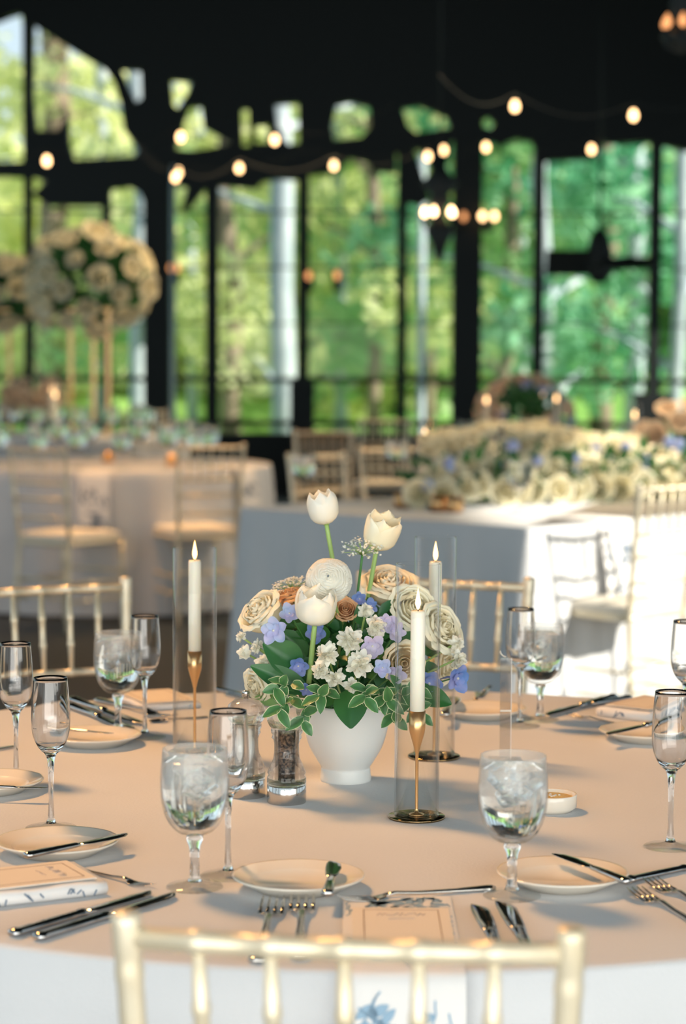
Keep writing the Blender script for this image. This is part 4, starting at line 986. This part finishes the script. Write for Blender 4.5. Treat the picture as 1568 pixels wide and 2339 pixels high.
for px, py, lab in [(693, 1145, 'tall clear goblet on the head table left of the tulips'), (1187, 1168, 'clear goblet in front of the garland middle'), (1432, 1120, 'clear goblet before the garland right end'), (905, 1098, 'clear glass beside the garland left tip')]:
    bgob(T(px, py), 0, lab, 'goblets on the head table', scale=1.3)
# simple rose for blurred flowers
def bg_rose(m_, nm, cat):
    t = thing(nm, 'x', cat); mb = MB(); rose(mb, Matrix(), .045, .052, random.Random(6), 4, 4, 4); mb.build('petals', m_, t)
    MB().lathe([(0, -.004), (.015, .0), (.018, .006), (0, .008)], 8).build('receptacle', M['stemdark'], t); return Placer(t)
crose, prose = bg_rose(M['bgcream'], 'cream_rose', 'flower'), bg_rose(M['bgpeach'], 'peach_rose', 'flower')
t = thing('blue_blossom', 'x', 'flower'); mb = MB()
for k in range(12):
    d = Vector((rnd.gauss(0, 1), rnd.gauss(0, 1), rnd.gauss(.4, 1))).normalized(); floret(mb, Matrix.Translation(d*.016) @ toward(d), .014, rnd, 5, 2, 2)
mb.build('petals', M['paleblue'], t); bblue = Placer(t)
def eul(d, sp=0): return toward(d, sp).to_euler()
def leaf_stuff(name, lab, pts, spread, n_, L, Wd):
    mb = MB(); o0 = Vector(pts[0])
    for k in range(n_):
        f = rnd.random()*(len(pts)-1); i = min(int(f), len(pts)-2) if len(pts) > 1 else 0
        c = Vector(pts[i]).lerp(Vector(pts[min(i+1, len(pts)-1)]), f-i)
        d = Vector((rnd.gauss(0, 1), rnd.gauss(0, 1), rnd.gauss(0, 1))).normalized()
        q = c+Vector((d.x*spread[0], d.y*spread[1], d.z*spread[2]))*rnd.random()**.4
        q.z = max(q.z, spread[3])
        leafmesh(mb, leafX(tuple(q-o0), d+Vector((0, 0, .3)), (0, -1, .6)), L*rnd.uniform(.7, 1.2), Wd, .3, .1 if q.z-spread[3] > L*.3 else -.3, 2, 3)
    o = mb.build(name, M['leaf']); o.location = o0; tag(o, lab, 'foliage'); o['kind'] = 'stuff'; return o
# low garland along the head table
g0, g1 = tab(965, 1165), tab(1620, 1138); g0.y += .16; g1.y += .16
N_ = 66
for k in range(N_):
    f = (k+.5)/N_; c = g0.lerp(g1, f); lay = k % 4
    hgt = .14+.12*math.sin(PI*min(1, .25+f*.9))
    q = c+Vector((rnd.uniform(-.03, .03), -.10+.07*lay*.8+rnd.uniform(-.02, .02), [.055, .13, .20, .25][lay]*(hgt/.24)+rnd.uniform(-.015, .03)))
    d = Vector((rnd.uniform(-.5, .5), -1+.25*lay, .15+.3*lay))
    pl = crose
    pl(tuple(q), None, 'blurred cream rose in the low garland on the head table', 'cream roses in the head table garland', eul(d, k), rnd.uniform(1.1, 1.5))
for k in range(22):
    f = rnd.random(); c = g0.lerp(g1, f)+Vector((0, rnd.uniform(-.14, -.02), rnd.uniform(.06, .28)))
    bblue(tuple(c), None, 'blurred blue blossom between roses of the low garland', 'blue blossoms in the head table garland', eul((rnd.uniform(-.5, .5), -1, .4), k), rnd.uniform(.9, 1.5))
leaf_stuff('garland_foliage', 'dark leaves filling the low garland on the head table', [tuple(g0+Vector((0, .0, .10))), tuple(g1+Vector((0, .0, .10)))], (.08, .13, .12, TZ+.012), 460, .07, .020)
# taller far arrangement on the far right table
FA = Vector((RT3.x-.05-.35, RT3.y, TZ))
FAc = at(1195, 935, RT3.y)
t = thing('flower_bowl', 'low bowl under the peach rose arrangement behind the garland', 'vase', (FAc.x, FAc.y, TZ))
MB().lathe([(0, 0), (.06, 0), (.05, .02), (.09, .07), (.11, .12), (.105, .12), (.08, .06), (0, .04)], 24).build('bowl', M['vase'], t)
for k in range(26):
    d = Vector((rnd.gauss(0, 1), rnd.gauss(-.4, .7), rnd.gauss(.2, .8))).normalized()
    q = Vector((FAc.x, FAc.y, .98))+Vector((d.x*.26, d.y*.18, d.z*.20+.02))
    prose(tuple(q), None, 'distant peach rose in the arrangement rising behind the garland', 'peach roses in the far right arrangement', eul(d+Vector((0, -.3, 0)), k), rnd.uniform(1.0, 1.5))
for k in range(12):
    d = Vector((rnd.gauss(0, 1), rnd.gauss(-.6, .5), rnd.gauss(.2, .8))).normalized(); q = Vector((FAc.x, FAc.y, .98))+Vector((d.x*.30, d.y*.2, d.z*.24))
    bblue(tuple(q), None, 'distant blue blossom in the arrangement behind the garland', 'blue blossoms in the far right arrangement', eul(d, k), rnd.uniform(1.2, 1.7))
leaf_stuff('arrangement_foliage', 'dark leaves inside the far right rose arrangement', [(FAc.x, FAc.y, .96), (FAc.x, FAc.y, 1.04)], (.24, .16, .16, TZ+.05), 200, .09, .024)
FB = at(1540, 1030, 11.0)
for k in range(26):
    d = Vector((rnd.gauss(0, 1), rnd.gauss(-.5, .6), rnd.gauss(.1, .8))).normalized(); q = FB+Vector((d.x*.18, d.y*.14, d.z*.20))
    prose(tuple(q), None, 'blurred peach rose in the cluster at the right edge beyond the garland', 'peach roses at the right edge', eul(d+Vector((0, -.3, 0)), k), rnd.uniform(1.0, 1.4))
leaf_stuff('edge_foliage', 'dark leaves in the rose cluster at the right edge', [tuple(FB+Vector((0, 0, -.12))), tuple(FB)], (.16, .12, .18, TZ-.02), 160, .08, .02)
t = thing('flower_pedestal', 'dark pedestal under the peach rose cluster at the right edge', 'pedestal', (FB.x, FB.y, 0))
MB().lathe([(0, 0), (.14, 0), (.14, .02), (.03, .05), (.025, .75), (.09, .80), (.10, .90), (0, .90)], 24).build('column', M['black'], t)
# tall arrangements on gold stands
def tall(cx, cy, Y, R, legs, lab, lab2, grp, nn):
    c = at(cx, cy, Y); base = Vector((c.x, Y, TZ)); t = thing('gold_flower_stand', lab, 'stand', base)
    topz = c.z-R*.55
    for (lx, dy) in legs:
        x = at(lx, 800, Y).x-c.x; MB().box((x, dy, (topz-TZ)/2+.01), (.030, .030, topz-TZ-.02)).build('leg', M['brass'], t, False)
    xs = [at(l[0], 800, Y).x-c.x for l in legs]; MB().box((sum(xs)/len(xs), 0, topz-TZ), (max(xs)-min(xs)+.06, .34, .02)).build('top_plate', M['brass'], t, False)
    MB().box((sum(xs)/len(xs), 0, .008), (max(xs)-min(xs)+.06, .34, .012)).build('foot_plate', M['brass'], t, False)
    for k in range(nn):
        z = 1-2*(k+.5)/nn; a = k*2.39996; r_ = math.sqrt(1-z*z); d = Vector((r_*math.cos(a), r_*math.sin(a), z))
        q = c+Vector((d.x*R*1.12, d.y*R*.8, d.z*R*.86))+Vector((rnd.uniform(-.03, .03), 0, rnd.uniform(-.03, .03)))
        crose(tuple(q), None, lab2, grp, eul(d+Vector((rnd.uniform(-.3, .3), -.2, rnd.uniform(-.2, .3))), k), rnd.uniform(1.4, 2.4))
    leaf_stuff('ball_foliage', 'dark leaves inside ' + lab2.split(' in ')[-1], [tuple(c+Vector((0, 0, -.02))), tuple(c+Vector((0, 0, .02)))], (R*.92, R*.7, R*.75, c.z-R*.55+.03), 420, .12, .034)
tall(208, 640, 16.6, .40, [(167, -.12), (211, .1), (252, -.12)], 'tall gold three legged stand holding the large flower ball', 'blurred cream rose in the large raised flower ball', 'roses of the large raised flower ball', 46)
tall(15, 668, 17.2, .26, [(22, 0), (-40, .1)], 'tall gold stand at the left edge holding a smaller flower ball', 'blurred cream rose in the smaller flower ball at the left edge', 'roses of the left edge flower ball', 26)
for k in range(20):
    p = at(65+rnd.uniform(-60, 70), 910+rnd.uniform(-35, 30), 16.2+rnd.uniform(-.1, .2)); p.z = max(p.z, TZ+.04)
    prose(tuple(p), None, 'small warm rose in the low cluster beside the stand legs', 'low rose cluster on the far left table', eul((rnd.uniform(-.5, .5), -1, .5), k), rnd.uniform(1.0, 1.5))
# background candles (taper in cylinder and votives)
def bg_candle(px, py, Y, lab, glass=True, hz=TZ):
    f_ = at(px, py, Y); h = f_.z-hz; t = thing('background_candle', lab, 'candle', (f_.x, Y, hz))
    MB().lathe([(0, 0), (.03, 0), (.012, .008), (.011, h-.03), (0, h-.03)], 14).build('wax', M['candle'], t)
    MB().lathe([(0, h-.028), (.007, h-.015), (.0075, h-.004), (.003, h+.014), (0, h+.022)], 10).build('flame', M['bulb'], t)
    if glass: MB().shell([(.033, 0), (.035, 0), (.035, h+.06)], [(.033, h+.06), (.033, .0)], 20).build('glass_cylinder', M['tube'], t)
bg_candle(971, 990, 9.0, 'tall taper in glass at the garland left end'); bg_candle(1112, 912, RT3.y-.5, 'candle flame left of the far peach roses')
bg_candle(1240, 893, RT3.y+.1, 'higher candle flame right of the far peach roses'); bg_candle(1272, 908, RT3.y-.3, 'lower candle flame right of the far peach roses')
bg_candle(1451, 945, 12.9, 'candle flame at right above the garland'); bg_candle(118, 888, 16.0, 'candle flame left of the gold stand legs'); bg_candle(126, 900, 15.8, 'lower candle flame left of the gold stand legs')
t = thing('votive_cup', 'x', 'candle'); MB().shell([(0, 0), (.028, 0), (.030, .05)], [(.028, .05), (.026, .004), (0, .004)], 20).build('cup', M['brass'], t)
MB().lathe([(0, .006), (.024, .006), (.024, .02), (0, .02)], 14).build('wax', M['candle'], t); MB().lathe([(0, .021), (.004, .026), (0, .038)], 8).build('flame', M['bulb'], t)
vot = Placer(t)
for px, py, lab in [(1003, 1168, 'left gold votive before the garland'), (1040, 1170, 'right gold votive before the garland'), (920, 1160, 'gold votive left of the tall glass taper'), (247, 1056, 'votive on the left round table, left of middle'), (392, 1062, 'votive on the left round table near the orange railed chair')]:
    vot(T(px, py), 0, lab, 'small votive candles', scale=1.15)
# ================================================================== HANGING LIGHTS
t = thing('festoon_bulb', 'x', 'light bulb'); MB().lathe([(0, -.034), (.012, -.030), (.020, -.018), (.0215, -.004), (.016, .014), (.010, .026), (0, .03)], 16).build('bulb', M['bulb'], t)
MB().lathe([(0, .026), (.011, .026), (.012, .05), (.006, .056), (0, .056)], 12).build('socket', M['black'], t)
fb = Placer(t)
strings = [([(-200, 330, 13), (107, 366, 13.5), (413, 312, 14), (628, 318, 14.5), (900, 260, 15)], ['leftmost festoon bulb before the dark beam', 'festoon bulb in the small triangle opening', 'festoon bulb beneath the narrow bright clerestory pane']),
           ([(300, 330, 16), (401, 404, 16), (547, 383, 16.3), (763, 377, 16.6), (978, 356, 17), (1111, 335, 17.3), (1250, 300, 17.5)], ['lower festoon bulb of the close pair by the thick left post', 'festoon bulb above the middle left window', 'festoon bulb above the centre window', 'lower festoon bulb over the chandelier', 'festoon bulb right of the thick right post']),
           ([(330, 350, 18), (408, 392, 18), (700, 360, 18), (1014, 342, 18), (1352, 340, 17), (1600, 290, 16)], ['upper festoon bulb of the close pair by the thick left post', None, 'upper festoon bulb over the chandelier', 'festoon bulb over the dark hanging fixture']),
           ([(1000, 200, 11), (1177, 241, 12), (1448, 262, 12.5), (1700, 200, 13)], ['highest festoon bulb, alone on the black ceiling', 'rightmost festoon bulb against the black ceiling'])]
for pts, labs in strings:
    W3 = [at(*p) for p in pts]; o0 = W3[0]
    t = thing('light_string_cable', 'thin black cable of the %s bulb string' % {3: 'left', 5: 'middle', 4: 'rear', 2: 'high right'}[len(labs)], 'cable', o0); path = []
    for i in range(len(W3)-1):
        for k in range(6):
            f = k/6; path.append(W3[i].lerp(W3[i+1], f)-o0+Vector((0, 0, .062-.10*math.sin(PI*f))))
    path.append(W3[-1]-o0+Vector((0, 0, .062))); MB().tube(path, .004, 6).build('wire', M['black'], t)
    for k, lab in enumerate(labs):
        if lab: fb(W3[k+1], 0, lab, 'festoon string bulbs', scale=1.0+.12*(W3[k+1].y-12)/6)
def chandelier(px, py, Y, R, nb, lab, m_, up=.45, dn=.30):
    c = at(px, py, Y); t = thing('chandelier', lab, 'chandelier', c)
    MB().tube([(0, 0, up*.8), (0, 0, 5.08-c.z)], .008, 6).build('chain', M['black'], t)
    MB().lathe([(0, -dn), (.02, -dn+.02), (.05, -dn*.6), (.09, -dn*.35), (.05, -.04), (.03, 0), (.04, .05), (R*.72, .10), (R*.60, .13), (.12, .20), (.05, .28), (.02, up*.8), (0, up*.8)], 20).build('body', M['black'], t)
    for k in range(nb):
        a = 2*PI*k/nb+.5; e = Vector((R*math.cos(a), R*math.sin(a), 0))
        ar = MB().tube([(0, 0, -.03), (e.x*.5, e.y*.5, -.10), (e.x, e.y, -.07), (e.x, e.y, -.045)], .009, 6).build('arm', M['black'], t)
        MB().lathe([(0, -.045), (.017, -.045), (.017, -.012), (0, -.012)], 10, Matrix.Translation(e)).build('candle_sleeve', M['black'], ar)
        MB().lathe([(0, -.011), (.016, .004), (.018, .018), (.010, .040), (0, .055)], 10, Matrix.Translation(e)).build('bulb', m_, ar)
chandelier(1005, 492, 14, .095, 5, 'small black chandelier with glowing bulbs before the right post', M['bulb2'])
chandelier(1556, 62, 9.5, .07, 6, 'amber chandelier cropped at the top right corner', M['bulbdim'], .3, .12)
def sconce(pxs, py, lab, m_=None):
    c = at(sum(pxs)/len(pxs), py, WY-.35); t = thing('wall_sconce', lab, 'lamp', c)
    MB().box((0, .12, -.04), (.08, .02, .2)).build('back_plate', M['black'], t, False)
    for px in pxs:
        x = at(px, py, WY-.35).x-c.x
        a = MB().tube([(0, .12, -.08), (x*.6, .04, -.12), (x, 0, -.08), (x, 0, -.03)], .010, 6).build('arm', M['black'], t)
        MB().lathe([(0, -.03), (.025, -.01), (.03, .02), (.015, .05), (0, .06)], 10, Matrix.Translation((x, 0, 0))).build('bulb', m_ or M['bulbdim'], a)
sconce([392, 405], 615, 'amber double sconce on the thick left post'); sconce([706], 633, 'single amber sconce beside the centre mullion')
sconce([770], 632, 'amber lamp in the middle of the centre window'); sconce([1103, 1130], 497, 'amber double sconce right of the thick right post', M['bulb'])
sconce([1060], 498, 'dim amber sconce on the thick right post')
# dark hanging fixture before the right window
c = at(1370, 600, 17); t = thing('ceiling_fan', 'dark ceiling fan silhouette hanging before the right window', 'ceiling fan', c)
MB().tube([(0, 0, .15), (0, 0, 5.08-c.z)], .012, 8).build('downrod', M['black'], t)
MB().lathe([(0, -.16), (.05, -.15), (.10, -.08), (.10, .08), (.07, .20), (.03, .26), (0, .26)], 24).build('motor', M['black'], t)
for k, (a, tilt) in enumerate([(176, .85), (-12, .35), (75, .5), (-75, .3)]):
    X = Matrix.Rotation(math.radians(a), 4, 'Z') @ Matrix.Rotation(tilt, 4, 'X')
    MB().box((.24, 0, 0), (.34, .24, .012), X).build('blade', M['black'], t, False)
# pole reflection in the left glass bay, built as a solid thin pole
c = at(396, 700, 20.5); t = thing('pole_or_reflection', 'thin pale blue pole reflection beside the thick left post', 'pole', (c.x, 20.5, 0))
MB().lathe([(0, 0), (.07, 0), (.07, .02), (.022, .04), (.022, wz(410)), (0, wz(410))], 14).build('pole', mat('pale_reflection', (.42, .58, .62), .4), t)
c = at(964, 700, 24.5); t = thing('pole_or_reflection', 'thin grey pole beneath the small chandelier, outside the glass', 'pole', (c.x, 24.5, -.3))
MB().lathe([(0, 0), (.07, 0), (.07, .02), (.04, .04), (.04, 3.9), (0, 3.9)], 14).build('pole', mat('grey_metal', (.45, .52, .55), .5), t)
